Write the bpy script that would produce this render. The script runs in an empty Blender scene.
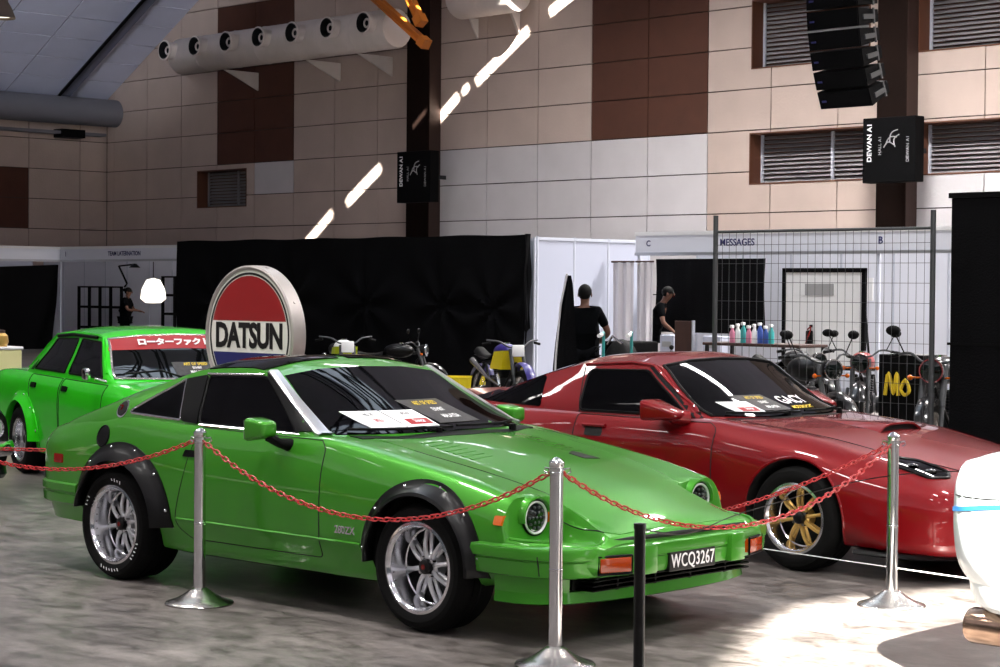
WORLD, SUNP, HALL, EXPO, ROLL = .08, 90., 470., 0., .008
import bpy, bmesh, math, random
import numpy as np
from mathutils import Vector, Matrix
from mathutils.bvhtree import BVHTree
random.seed(7)
C = bpy.context.scene.collection
PI = math.pi
rad = math.radians

# ---------------------------------------------------------------- materials
def lin(c):
    return c/12.92 if c <= .04045 else ((c+.055)/1.055)**2.4
def hexc(h):
    h = h.lstrip('#')
    return tuple(lin(int(h[i:i+2], 16)/255) for i in (0, 2, 4)) + (1,)
def mat(name, col, rough=.5, metal=0., coat=0., spec=.5, noise=0., nscale=8., bump=0., bscale=40., emit=None, alpha=1., flake=0.):
    m = bpy.data.materials.new(name); m.use_nodes = True
    nt = m.node_tree; b = nt.nodes['Principled BSDF']
    c = hexc(col) if isinstance(col, str) else col
    b.inputs['Base Color'].default_value = c
    b.inputs['Roughness'].default_value = rough
    b.inputs['Metallic'].default_value = metal
    b.inputs['Specular IOR Level'].default_value = spec
    b.inputs['Coat Weight'].default_value = coat
    b.inputs['Coat Roughness'].default_value = .04; b.inputs['Coat IOR'].default_value = 1.38
    b.inputs['Alpha'].default_value = alpha
    if emit:
        b.inputs['Emission Color'].default_value = hexc(emit[0]); b.inputs['Emission Strength'].default_value = emit[1]
    tc = nt.nodes.new('ShaderNodeTexCoord')
    if noise > 0:
        n = nt.nodes.new('ShaderNodeTexNoise'); n.inputs['Scale'].default_value = nscale; n.inputs['Detail'].default_value = 6
        nt.links.new(tc.outputs['Object'], n.inputs['Vector'])
        r = nt.nodes.new('ShaderNodeValToRGB')
        r.color_ramp.elements[0].position = .3; r.color_ramp.elements[1].position = .7
        r.color_ramp.elements[0].color = tuple(x*(1-noise) for x in c[:3]) + (1,)
        r.color_ramp.elements[1].color = tuple(min(1, x*(1+noise)) for x in c[:3]) + (1,)
        nt.links.new(n.outputs['Fac'], r.inputs['Fac']); nt.links.new(r.outputs['Color'], b.inputs['Base Color'])
    if bump > 0:
        n = nt.nodes.new('ShaderNodeTexNoise'); n.inputs['Scale'].default_value = bscale; n.inputs['Detail'].default_value = 4
        nt.links.new(tc.outputs['Object'], n.inputs['Vector'])
        bp = nt.nodes.new('ShaderNodeBump'); bp.inputs['Strength'].default_value = bump; bp.inputs['Distance'].default_value = .02
        nt.links.new(n.outputs['Fac'], bp.inputs['Height']); nt.links.new(bp.outputs['Normal'], b.inputs['Normal'])
    return m

# ---------------------------------------------------------------- mesh builder
class MB:
    def __init__(s):
        s.v = []; s.f = []; s.m = []
    def add(s, vs, fs, mi=0, M=None):
        o = len(s.v)
        for p in vs:
            p = Vector(p)
            s.v.append(tuple(M @ p) if M else tuple(p))
        for f in fs:
            s.f.append([i+o for i in f]); s.m.append(mi)
        return s
    def box(s, a, b, mi=0, M=None):
        x0, y0, z0 = a; x1, y1, z1 = b
        if x0 > x1: x0, x1 = x1, x0
        if y0 > y1: y0, y1 = y1, y0
        if z0 > z1: z0, z1 = z1, z0
        vs = [(x0,y0,z0),(x1,y0,z0),(x1,y1,z0),(x0,y1,z0),(x0,y0,z1),(x1,y0,z1),(x1,y1,z1),(x0,y1,z1)]
        return s.add(vs, [(0,3,2,1),(4,5,6,7),(0,1,5,4),(1,2,6,5),(2,3,7,6),(3,0,4,7)], mi, M)
    def bbox(s, a, b, r=.01, mi=0, M=None, seg=2):
        bm = bmesh.new(); bmesh.ops.create_cube(bm, size=1)
        sx, sy, sz = [abs(b[i]-a[i]) for i in range(3)]
        cx, cy, cz = [(b[i]+a[i])/2 for i in range(3)]
        for v in bm.verts: v.co = (v.co.x*sx+cx, v.co.y*sy+cy, v.co.z*sz+cz)
        r = min(r, .49*min(sx, sy, sz))
        bmesh.ops.bevel(bm, geom=bm.edges[:], offset=r, segments=seg, affect='EDGES', profile=.5)
        s.frombm(bm, mi, M); return s
    def frombm(s, bm, mi=0, M=None):
        bm.verts.index_update()
        s.add([v.co.copy() for v in bm.verts], [[v.index for v in f.verts] for f in bm.faces], mi, M)
        bm.free(); return s
    def tube(s, pts, r, n=8, mi=0, closed=False, caps=True, M=None):
        P = [Vector(p) for p in pts]; N = len(P); R = r if hasattr(r, '__len__') else [r]*N
        vs = []; fs = []; up = None
        for i in range(N):
            if closed: t = P[(i+1) % N]-P[i-1]
            else: t = P[min(i+1, N-1)]-P[max(i-1, 0)]
            if t.length < 1e-9: t = Vector((0, 0, 1))
            t.normalize()
            if up is None:
                up = t.orthogonal().normalized()
            up = up - t*up.dot(t)
            if up.length < 1e-6: up = t.orthogonal()
            up.normalize(); b = t.cross(up)
            for k in range(n):
                a = 2*PI*k/n
                vs.append(P[i]+(up*math.cos(a)+b*math.sin(a))*R[i])
        for i in range(N if closed else N-1):
            j = (i+1) % N
            for k in range(n):
                fs.append((i*n+k, i*n+(k+1) % n, j*n+(k+1) % n, j*n+k))
        if caps and not closed:
            fs.append(list(range(n))[::-1]); fs.append([(N-1)*n+k for k in range(n)])
        return s.add(vs, fs, mi, M)
    def lathe(s, prof, n=32, axis='z', c=(0,0,0), mi=0, a0=0, a1=2*PI, closed=False, M=None):
        """prof: list of (r, h); revolved about axis through c"""
        full = abs(a1-a0-2*PI) < 1e-6; K = n if full else n+1
        vs = []; fs = []; P = len(prof)
        for k in range(K):
            a = a0+(a1-a0)*k/n; ca, sa = math.cos(a), math.sin(a)
            for r, h in prof:
                if axis == 'z': p = (r*ca, r*sa, h)
                elif axis == 'y': p = (r*ca, h, r*sa)
                else: p = (h, r*ca, r*sa)
                vs.append((p[0]+c[0], p[1]+c[1], p[2]+c[2]))
        for k in range(n):
            j = (k+1) % K
            for i in range(P if closed else P-1):
                i2 = (i+1) % P
                fs.append((k*P+i, j*P+i, j*P+i2, k*P+i2))
        return s.add(vs, fs, mi, M)
    def cyl(s, p0, p1, r, n=16, mi=0, r2=None, M=None):
        return s.tube([p0, p1], [r, r if r2 is None else r2], n, mi, M=M)
    def sphere(s, c, r, n=16, m=10, mi=0, sc=(1,1,1), M=None):
        prof = [(max(1e-5, math.sin(PI*i/m))*r, -math.cos(PI*i/m)*r) for i in range(m+1)]
        o = len(s.v); s.lathe(prof, n, 'z', (0,0,0), mi)
        for i in range(o, len(s.v)):
            p = Vector(s.v[i]); p = Vector((p.x*sc[0]+c[0], p.y*sc[1]+c[1], p.z*sc[2]+c[2]))
            s.v[i] = tuple(M @ p) if M else tuple(p)
        return s
    def prism(s, poly, h0, h1, axis='y', mi=0, M=None):
        n = len(poly)
        def co(p, h):
            return (p[0], h, p[1]) if axis == 'y' else ((h, p[0], p[1]) if axis == 'x' else (p[0], p[1], h))
        vs = [co(p, h0) for p in poly]+[co(p, h1) for p in poly]
        fs = [list(range(n))[::-1], [n+i for i in range(n)]]+[(i, (i+1) % n, n+(i+1) % n, n+i) for i in range(n)]
        return s.add(vs, fs, mi, M)
    def grid(s, fn, nu, nv, mi=0, M=None):
        vs = [fn(i/nu, j/nv) for i in range(nu+1) for j in range(nv+1)]
        fs = [(i*(nv+1)+j, (i+1)*(nv+1)+j, (i+1)*(nv+1)+j+1, i*(nv+1)+j+1) for i in range(nu) for j in range(nv)]
        return s.add(vs, fs, mi, M)
    def build(s, name, mats, parent=None, sharp=35, smooth=True, fix=True, loc=None, rot=None):
        me = bpy.data.meshes.new(name)
        me.from_pydata(s.v, [], s.f); me.update()
        mats = mats if isinstance(mats, (list, tuple)) else [mats]
        for m in mats: me.materials.append(m)
        me.polygons.foreach_set('material_index', [min(i, len(mats)-1) for i in s.m])
        if fix:
            bm = bmesh.new(); bm.from_mesh(me)
            bmesh.ops.recalc_face_normals(bm, faces=bm.faces[:]); bm.to_mesh(me); bm.free()
        if smooth:
            me.polygons.foreach_set('use_smooth', [True]*len(me.polygons))
            me.set_sharp_from_angle(angle=rad(sharp))
        o = bpy.data.objects.new(name, me); C.objects.link(o)
        if parent is not None: o.parent = parent
        if loc is not None: o.location = loc
        if rot is not None: o.rotation_euler = rot
        return o

def tag(o, label, cat, group=None, kind=None):
    o['label'] = label; o['category'] = cat
    if group: o['group'] = group
    if kind: o['kind'] = kind
    return o
def thing(name, label, cat, loc=(0,0,0), rz=0, group=None):
    o = bpy.data.objects.new(name, None); C.objects.link(o)
    o.location = loc; o.rotation_euler = (0, 0, rz); o.empty_display_size = .1
    return tag(o, label, cat, group)
def struct(o):
    o['kind'] = 'structure'; return o
def copy_tree(o, parent=None):
    c = o.copy(); C.objects.link(c)
    if parent is not None: c.parent = parent
    for ch in list(o.children): copy_tree(ch, c)
    return c

def text_mb(mb, s, size, M, mi=0, ext=.002, off=0., align='CENTER', sx=1., shear=0., space=1.):
    cu = bpy.data.curves.new('t', 'FONT'); cu.body = s; cu.size = size; cu.extrude = ext; cu.offset = off
    cu.align_x = align; cu.align_y = 'CENTER'; cu.shear = shear; cu.space_character = space; cu.resolution_u = 3
    ob = bpy.data.objects.new('t', cu); C.objects.link(ob)
    dg = bpy.context.evaluated_depsgraph_get(); dg.update()
    me = bpy.data.meshes.new_from_object(ob.evaluated_get(dg))
    S = Matrix.Diagonal((sx, 1, 1, 1))
    mb.add([S @ v.co for v in me.vertices], [list(p.vertices) for p in me.polygons], mi, M)
    bpy.data.objects.remove(ob); bpy.data.curves.remove(cu); bpy.data.meshes.remove(me)
    return mb
def frame(o, xd, yd):
    """matrix with given origin, x axis and (approx) y axis"""
    x = Vector(xd).normalized(); z = x.cross(Vector(yd)).normalized(); y = z.cross(x)
    return Matrix(((x.x, y.x, z.x, o[0]), (x.y, y.y, z.y, o[1]), (x.z, y.z, z.z, o[2]), (0, 0, 0, 1)))

def boolean(me_obj, cutter_mb):
    cut = cutter_mb.build('cut', [bpy.data.materials[0]], me_obj.parent, smooth=False)
    md = me_obj.modifiers.new('b', 'BOOLEAN'); md.object = cut; md.operation = 'DIFFERENCE'; md.solver = 'EXACT'
    dg = bpy.context.evaluated_depsgraph_get(); dg.update()
    me = bpy.data.meshes.new_from_object(me_obj.evaluated_get(dg))
    me_obj.modifiers.clear(); old = me_obj.data; me_obj.data = me
    bpy.data.meshes.remove(old); bpy.data.objects.remove(cut)

# ---------------------------------------------------------------- lofting
def pchip(x, Y, xq):
    x = np.asarray(x, float); Y = np.asarray(Y, float); xq = np.asarray(xq, float)
    h = np.diff(x); d = np.diff(Y, axis=0)/h.reshape((-1,)+(1,)*(Y.ndim-1))
    hh = h.reshape((-1,)+(1,)*(Y.ndim-1))
    m = np.zeros_like(Y)
    w1 = 2*hh[1:]+hh[:-1]; w2 = hh[1:]+2*hh[:-1]
    with np.errstate(divide='ignore', invalid='ignore'):
        mm = (w1+w2)/(w1/d[:-1]+w2/d[1:])
    m[1:-1] = np.where(d[:-1]*d[1:] > 0, mm, 0)
    m[0] = d[0]; m[-1] = d[-1]
    i = np.clip(np.searchsorted(x, xq, side='right')-1, 0, len(x)-2)
    t = ((xq-x[i])/h[i]).reshape((-1,)+(1,)*(Y.ndim-1)); H = h[i].reshape(t.shape)
    return (Y[i]*(1+2*t)*(1-t)**2+m[i]*H*t*(1-t)**2+Y[i+1]*t*t*(3-2*t)+m[i+1]*H*t*t*(t-1))
def catmull(P, sub, crease=()):
    """P (M,2) -> dense polyline; break tangents at crease indices"""
    M = len(P); out = []
    def tan(i, side):
        if i in crease or i == 0 or i == M-1:
            if side > 0: return (P[i+1]-P[i]) if i < M-1 else None
            return P[i]-P[i-1]
        a = P[i]-P[i-1]; b = P[i+1]-P[i]
        la = max(np.linalg.norm(a), 1e-6); lb = max(np.linalg.norm(b), 1e-6)
        t = (a/la*lb+b/lb*la)/(la+lb)
        L = lb if side > 0 else la
        t = t*min(L, 2.5*min(la, lb))
        return t
    for i in range(M-1):
        m0 = tan(i, 1); m1 = tan(i+1, -1)
        if i == 0: m0 = np.array([abs(P[1][0]-P[0][0]), 0.])
        if i == M-2: m1 = np.array([-abs(P[-1][0]-P[-2][0]), 0.])
        for k in range(sub):
            t = k/sub
            out.append(P[i]*(1+2*t)*(1-t)**2+m0*t*(1-t)**2+P[i+1]*t*t*(3-2*t)+m1*t*t*(t-1))
    out.append(P[-1]); return np.array(out)
def loft(keys, step=.04, sub=4, crease=(), endround=0.):
    keys = sorted(keys, key=lambda k: k[0])
    xs = [k[0] for k in keys]; Y = np.array([k[1] for k in keys], float)
    q = [xs[0]]
    for a, b in zip(xs[:-1], xs[1:]):
        n = max(1, int(round((b-a)/step)))
        q += [a+(b-a)*(i+1)/n for i in range(n)]
    S = pchip(xs, Y, np.array(q))
    mb = MB(); rings = []; 
    for x, sec in zip(q, S):
        pl = catmull(sec, sub, crease)
        right = [(x, -p[0], p[1]) for p in pl]
        left = [(x, p[0], p[1]) for p in pl[1:-1]][::-1]
        rings.append(right+left)
    n = len(rings[0]); vs = [p for r in rings for p in r]; fs = []
    for i in range(len(rings)-1):
        for k in range(n):
            fs.append((i*n+k, i*n+(k+1) % n, (i+1)*n+(k+1) % n, (i+1)*n+k))
    for i, rv in ((0, False), (len(rings)-1, True)):
        c = len(vs); r = rings[i]; vs.append(tuple(np.mean(np.array(r), axis=0)))
        for k in range(n):
            fs.append((c, i*n+k, i*n+(k+1) % n))
    mb.add(vs, fs); return mb
def bvh_of(*mbs):
    v = []; f = []
    for m in mbs:
        o = len(v); v += [Vector(p) for p in m.v]; f += [[i+o for i in t] for t in m.f]
    return BVHTree.FromPolygons(v, f)
def cast(bvh, p, axis, sign):
    if axis == 'y': o = Vector((p[0], sign*3, p[1])); d = Vector((0, -sign, 0))
    elif axis == 'x': o = Vector((sign*9, p[0], p[1])); d = Vector((-sign, 0, 0))
    else: o = Vector((p[0], p[1], sign*4)); d = Vector((0, 0, -sign))
    loc, nor, idx, dist = bvh.ray_cast(o, d)
    if loc is None:
        q = Vector((p[0], sign*.8, p[1])) if axis == 'y' else (Vector((sign*.9, p[0], p[1])) if axis == 'x' else Vector((p[0], p[1], sign)))
        loc, nor, idx, dist = bvh.find_nearest(q)
    if nor.dot(d) > 0: nor = -nor
    return loc, nor
def panel(mb, bvh, poly, axis='y', sign=-1, off=.003, res=.04, depth=.006, mi=0):
    """a thin shaped panel lying on the surface found along an axis"""
    bm = bmesh.new()
    vs = [bm.verts.new((p[0], p[1], 0)) for p in poly]; bm.faces.new(vs)
    for ax in (0, 1):
        lo = min(p[ax] for p in poly); hi = max(p[ax] for p in poly)
        n = int((hi-lo)/res)
        for i in range(1, n+1):
            co = [0, 0, 0]; co[ax] = lo+(hi-lo)*i/(n+1); no = [0, 0, 0]; no[ax] = 1
            bmesh.ops.bisect_plane(bm, geom=bm.verts[:]+bm.edges[:]+bm.faces[:], plane_co=co, plane_no=no, dist=1e-5)
    bm.verts.index_update()
    top = []; low = []
    for v in bm.verts:
        loc, nor = cast(bvh, (v.co.x, v.co.y), axis, sign)
        top.append(loc+nor*off); low.append(loc-nor*depth)
    n = len(top); fs = [[v.index for v in f.verts] for f in bm.faces]
    for e in bm.edges:
        if len(e.link_faces) == 1:
            a, b = e.verts[0].index, e.verts[1].index
            fs.append([a, b, b+n, a+n])
    mb.add(top+low, fs, mi); bm.free(); return mb
def rpoly(pts, r, n=4):
    out = []; N = len(pts)
    for i in range(N):
        p = Vector(pts[i]).to_2d() if len(pts[i]) > 2 else Vector(pts[i]); a = Vector(pts[i-1]); b = Vector(pts[(i+1) % N])
        rr = r[i] if hasattr(r, '__len__') else r
        if rr <= 0: out.append(tuple(p)); continue
        da = (a-p); db = (b-p); la = min(rr, da.length*.45); lb = min(rr, db.length*.45)
        p0 = p+da.normalized()*la; p1 = p+db.normalized()*lb
        for k in range(n+1):
            t = k/n; q = p0*(1-t)**2+p*2*t*(1-t)+p1*t*t; out.append(tuple(q))
    return out
def resample(pts, step, closed=False):
    P = [Vector(p) for p in pts]
    if closed: P = P+[P[0]]
    out = []
    for a, b in zip(P[:-1], P[1:]):
        n = max(1, int((b-a).length/step))
        for k in range(n): out.append(a.lerp(b, k/n))
    if not closed: out.append(P[-1])
    return out
def seam(mb, bvh, pts, axis='y', sign=-1, r=.003, off=0., closed=False, mi=0, step=.03, n=6):
    q = resample(pts, step, closed); P = []
    for p in q:
        loc, nor = cast(bvh, p, axis, sign); P.append(loc+nor*off)
    mb.tube(P, r, n, mi, closed); return mb
def cr_path(pts, n=6):
    P = [np.array(p, float) for p in pts]; out = []
    for i in range(len(P)-1):
        m0 = (P[i+1]-P[max(i-1, 0)])*(.5 if i > 0 else 1); m1 = (P[min(i+2, len(P)-1)]-P[i])*(.5 if i < len(P)-2 else 1)
        for k in range(n):
            t = k/n
            out.append(tuple(P[i]*(1+2*t)*(1-t)**2+m0*t*(1-t)**2+P[i+1]*t*t*(3-2*t)+m1*t*t*(t-1)))
    out.append(tuple(P[-1])); return out
def plan_sweep(path, prof, mb=None, mi=0):
    """closed profile [(outward, z)] swept along an xy path; outward = right of travel"""
    mb = mb or MB(); P = [Vector(p) for p in path]; n = len(prof); vs = []; fs = []
    for i, p in enumerate(P):
        t = (P[min(i+1, len(P)-1)]-P[max(i-1, 0)]).normalized(); o = Vector((t.y, -t.x))
        for d, z in prof: vs.append((p.x+o.x*d, p.y+o.y*d, z))
    for i in range(len(P)-1):
        for k in range(n): fs.append((i*n+k, i*n+(k+1) % n, (i+1)*n+(k+1) % n, (i+1)*n+k))
    fs.append(list(range(n))); fs.append([(len(P)-1)*n+k for k in range(n)][::-1])
    return mb.add(vs, fs, mi)
M = {}
def paint(n, c, metal=.25, rough=.38, spec=.2): M[n] = mat(n, c, rough, metal, coat=1., spec=spec)
paint('paint_green', '#3c8a22', .4, .38); paint('paint_lime', '#27c410', .1, .4); paint('paint_red', '#720008', .25, .45)
paint('paint_white', '#c6cfd2', 0., .4); paint('paint_black', '#08080a', 0., .3)
M['black_glass'] = mat('black_glass', '#020203', .03, 0, spec=.14)
M['screen_glass'] = mat('screen_glass', '#060708', .03, 0, spec=.75)
M['black_plastic'] = mat('black_plastic', '#040405', .5, spec=.12)
M['black_satin'] = mat('black_satin', '#050506', .36, coat=.08, spec=.25)
M['bright_trim'] = mat('bright_trim', '#d5d6d8', .28, .85)
M['rubber'] = mat('rubber', '#060606', .75, spec=.15, bump=.1, bscale=90)
M['seam'] = mat('seam', '#020302', .8)
M['chrome'] = mat('chrome', '#d8d8da', .12, 1.)
M['steel'] = mat('steel', '#b9b6b2', .25, 1., noise=.15, nscale=20)
M['polished'] = mat('polished', '#e4e4e8', .17, 1.)
M['silver_spoke'] = mat('silver_spoke', '#e2e3e6', .32, .75)
M['gold_spoke'] = mat('gold_spoke', '#c9a35a', .36, .6)
M['lens_amber'] = mat('lens_amber', '#c25a06', .15, coat=.6)
M['lens_orange'] = mat('lens_orange', '#93340a', .15, coat=.6)
M['lens_red'] = mat('lens_red', '#7a0d0a', .15, coat=.6)
M['lens_clear'] = mat('lens_clear', '#aab2b0', .08, .3, coat=1.)
M['lens_dark'] = mat('lens_dark', '#0c1411', .06, .2, coat=1.)
M['white'] = mat('white', '#e6e6e6', .45)
M['paper'] = mat('paper', '#e9e9ea', .7)
M['red_ink'] = mat('red_ink', '#94121a', .6)
M['yellow_ink'] = mat('yellow_ink', '#d8b81c', .6)
M['flyer'] = mat('flyer', '#2c2a2b', .6, noise=.4, nscale=30)
M['grey_ink'] = mat('grey_ink', '#9a9a9a', .6)
M['chain_red'] = mat('chain_red', '#a82224', .4, coat=.3)
M['cloth_black'] = mat('cloth_black', '#08080a', .95, spec=.1, bump=.35, bscale=60)
M['cloth_white'] = mat('cloth_white', '#cfcbd0', .85, bump=.2, bscale=30)
M['panel_white'] = mat('panel_white', '#b0b4c4', .5)
M['panel_white_lit'] = mat('panel_white_lit', '#dddfe8', .5)  # panel_white with light lifted into the colour, for panels that catch less of it
M['panel_grey'] = mat('panel_grey', '#bcc0cc', .55)
M['alu'] = mat('alu', '#b9bcc2', .35, .8)
M['alu_matte'] = mat('alu_matte', '#b3aca8', .42, .55, noise=.08, nscale=6)
M['sign_white'] = mat('sign_white', '#dcdad2', .35, coat=.4)
M['sign_red'] = mat('sign_red', '#8c1216', .35, coat=.4)
M['sign_blue'] = mat('sign_blue', '#1b2160', .35, coat=.4)
M['ink_black'] = mat('ink_black', '#0b0b0c', .4)
M['ink_blue'] = mat('ink_blue', '#26285e', .6)
M['tile_beige'] = mat('tile_beige', '#bcaaa0', .85, noise=.06, nscale=1.2, bump=.3, bscale=18)
M['tile_white'] = mat('tile_white', '#cac6c8', .85, noise=.04, nscale=1.5, bump=.3, bscale=18)
M['tile_brown'] = mat('tile_brown', '#4f2d20', .85, noise=.08, nscale=2, bump=.3, bscale=18)
M['joint'] = mat('joint', '#3a302b', .9)
M['frame_brown'] = mat('frame_brown', '#5b3522', .7)
M['louvre'] = mat('louvre', '#8f8c8e', .5, .2)
M['column'] = mat('column', '#1a0f0b', .8, spec=.1, noise=.2, nscale=1.5)
M['column_edge'] = mat('column_edge', '#2c1811', .6)
M['ceiling'] = mat('ceiling_tile', '#c8ccE2', .8, noise=.05, nscale=1)
M['ceiling_joint'] = mat('ceiling_joint', '#4e5268', .8)
M['rafter'] = mat('rafter', '#686c80', .6)
M['duct'] = mat('duct', '#d2c9c5', .5, noise=.06, nscale=2)
M['gutter'] = mat('gutter', '#6e6e76', .6)
M['orange_steel'] = mat('orange_steel', '#b5661c', .5)
M['dark_metal'] = mat('dark_metal', '#26272a', .4, .6)
M['galv'] = mat('galv', '#4a4c4e', .5, .6)
M['skin'] = mat('skin', '#5e3c2d', .6)
M['hair'] = mat('hair', '#060505', .7, spec=.15)
M['shirt_dark'] = mat('shirt_dark', '#040507', .9, spec=.05, bump=.2, bscale=25)
M['trousers'] = mat('trousers', '#050609', .9, spec=.1)
M['yellow'] = mat('yellow_plastic', '#d8c414', .4)
M['teal'] = mat('teal', '#2a9a98', .35, coat=.5)
M['purple'] = mat('purple', '#2a1f6e', .35, coat=.5)
M['pink'] = mat('pink', '#c47a93', .5); M['blue'] = mat('blue', '#2f4f9c', .5); M['blue_stripe'] = mat('blue_stripe', '#2560a0', .3, coat=1)
M['wood_dark'] = mat('wood_dark', '#38211a', .6, noise=.2, nscale=6)
M['exhaust'] = mat('exhaust', '#a98f7c', .22, 1., noise=.2, nscale=12)
M['lime_plastic'] = mat('lime_plastic', '#b6c81c', .4)
M['leather'] = mat('leather', '#060505', .6, spec=.15, bump=.2)
M['speaker'] = mat('speaker_box', '#050506', .7, spec=.08, bump=.2, bscale=30)
M['lamp_shade'] = mat('lamp_shade', '#5c5048', .5)
M['lamp_and_patch_glow'] = mat('lamp_and_patch_glow', '#ffffff', .5, emit=('#fff2e0', 2.5))  # glow for the high bay lamp glass and the added sun-patch form
M['skylight'] = mat('skylight', '#dfe8ee', .5, emit=('#dcecff', 2.8))
M['monitor'] = mat('monitor', '#0a0a0c', .3)

def floor_mat():
    m = bpy.data.materials.new('polished_concrete'); m.use_nodes = True
    nt = m.node_tree; b = nt.nodes['Principled BSDF']; L = nt.links
    tc = nt.nodes.new('ShaderNodeTexCoord')
    def noise(sc, det, rough, stretch=(1, 1, 1), dist=0.):
        mp = nt.nodes.new('ShaderNodeMapping'); mp.inputs['Scale'].default_value = stretch
        L.new(tc.outputs['Object'], mp.inputs['Vector'])
        n = nt.nodes.new('ShaderNodeTexNoise'); n.inputs['Scale'].default_value = sc; n.inputs['Detail'].default_value = det
        n.inputs['Roughness'].default_value = rough; n.inputs['Distortion'].default_value = dist
        L.new(mp.outputs['Vector'], n.inputs['Vector']); return n
    n1 = noise(.9, 8, .62, (1, 1.5, 1), .6); n2 = noise(4.6, 10, .76, (1, 1.7, 1), .5); n3 = noise(16, 5, .6)
    r1 = nt.nodes.new('ShaderNodeValToRGB')
    e = r1.color_ramp.elements; e[0].position = .3; e[1].position = .72
    e[0].color = hexc('#4e4946'); e[1].color = hexc('#8c8581')
    L.new(n1.outputs['Fac'], r1.inputs['Fac'])
    r2 = nt.nodes.new('ShaderNodeValToRGB')
    e = r2.color_ramp.elements; e[0].position = .33; e[1].position = .6; e[0].color = hexc('#605a58'); e[1].color = hexc('#ffffff')
    L.new(n2.outputs['Fac'], r2.inputs['Fac'])
    mx = nt.nodes.new('ShaderNodeMix'); mx.data_type = 'RGBA'; mx.blend_type = 'MULTIPLY'; mx.inputs['Factor'].default_value = .95
    L.new(r1.outputs['Color'], mx.inputs['A']); L.new(r2.outputs['Color'], mx.inputs['B'])
    L.new(mx.outputs['Result'], b.inputs['Base Color'])
    mr = nt.nodes.new('ShaderNodeMapRange'); mr.inputs['To Min'].default_value = .26; mr.inputs['To Max'].default_value = .5
    L.new(n2.outputs['Fac'], mr.inputs['Value']); L.new(mr.outputs['Result'], b.inputs['Roughness'])
    bp = nt.nodes.new('ShaderNodeBump'); bp.inputs['Strength'].default_value = .08; bp.inputs['Distance'].default_value = .02
    L.new(n3.outputs['Fac'], bp.inputs['Height']); L.new(bp.outputs['Normal'], b.inputs['Normal'])
    b.inputs['Specular IOR Level'].default_value = .5
    return m
M['floor'] = floor_mat()
# ================================================================ the hall
WY, WX = 34.5, -53.07
o = struct(MB().grid(lambda u, v: (-70+120*u, -45+90*v, 0), 12, 9).build('floor', M['floor'], smooth=False))

def cells(edges_x, edges_z, holes):
    for a, b in zip(edges_x[:-1], edges_x[1:]):
        for c, d in zip(edges_z[:-1], edges_z[1:]):
            if any(a >= h[0]-1e-4 and b <= h[1]+1e-4 and c >= h[2]-1e-4 and d <= h[3]+1e-4 for h in holes): continue
            yield a, b, c, d
def subtract(r, holes):
    rs = [r]
    for h in holes:
        out = []
        for a, b, c, d in rs:
            if h[0] >= b or h[1] <= a or h[2] >= d or h[3] <= c: out.append((a, b, c, d)); continue
            if a < h[0]: out.append((a, h[0], c, d))
            if h[1] < b: out.append((h[1], b, c, d))
            x0, x1 = max(a, h[0]), min(b, h[1])
            if c < h[2]: out.append((x0, x1, c, h[2]))
            if h[3] < d: out.append((x0, x1, h[3], d))
        rs = out
    return rs
WIN = {1: (-48.31, -45.92, 3.86, 4.95), 2: (-27.69, -24.55, 6.42, 7.93), 3: (-27.72, -24.62, 3.90, 5.03),
       4: (-23.38, -18.4, 6.45, 7.95), 5: (-23.38, -18.4, 3.95, 5.03)}
holes = list(WIN.values())
TW, TH, Z0, X0 = 1.78, .905, 3.28, -28.92
# back wall: shell with openings, clad in joint-separated acoustic tiles
mb = MB()
ex = sorted({WX-.6, 6.0} | {h[0] for h in holes} | {h[1] for h in holes}); ez = sorted({0, 16.0} | {h[2] for h in holes} | {h[3] for h in holes})
for a, b, c, d in cells(ex, ez, holes): mb.box((a, WY+.06, c), (b, WY+.6, d), 3)
def tile_mat(x, z):
    if -32.49 < x < -28.92 and z > 5.05: return 2
    if -47.4 < x < -43.75 and 4.99 < z < 9.55: return 2
    if -37.9 < x < -28.92 and z < 5.05: return 1
    if x > -23.5 and z < 3.9: return 1
    if -45.9 < x < -43.75 and 4.1 < z < 5.05: return 1
    return 0
nx0 = int((WX-X0)/TW)-1
for i in range(nx0, 18):
    for k in range(-4, 12):
        XA = -43.78+8*TW if i < -5 else X0
        a, b = XA+i*TW, XA+(i+1)*TW; b = min(b, -38.2) if i == -6 else b; c, d = Z0+k*TH, Z0+(k+1)*TH
        a = max(a, WX)
        if b <= WX or d < 0: continue
        c = max(c, 0); j = .012
        for r in subtract((a+j, b-j, c+j, d-j), holes):
            mb.box((r[0], WY, r[2]), (r[1], WY+.06, r[3]), tile_mat((a+b)/2, (c+d)/2))
struct(mb.build('wall_back', [M['tile_beige'], M['tile_white'], M['tile_brown'], M['joint']], smooth=False, fix=False))
# left wall
mb = MB(); mb.box((WX-.6, -25, 0), (WX-.06, WY+.6, 16), 3)
for i in range(0, 14):
    for k in range(-4, 5):
        b = WY-.97-i*TW+TW; a = b-TW; b = min(b, WY); c, d = max(0, Z0+k*TH), Z0+(k+1)*TH; j = .012
        if d <= 0: continue
        brown = b < 31.9 and b > 26 and 3.2 < (c+d)/2 < 5.05
        mb.box((WX-.06, a+j, c+j), (WX, b-j, d-j), 2 if brown else 0)
struct(mb.build('wall_left', [M['tile_beige'], M['tile_white'], M['tile_brown'], M['joint']], smooth=False, fix=False))
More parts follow.
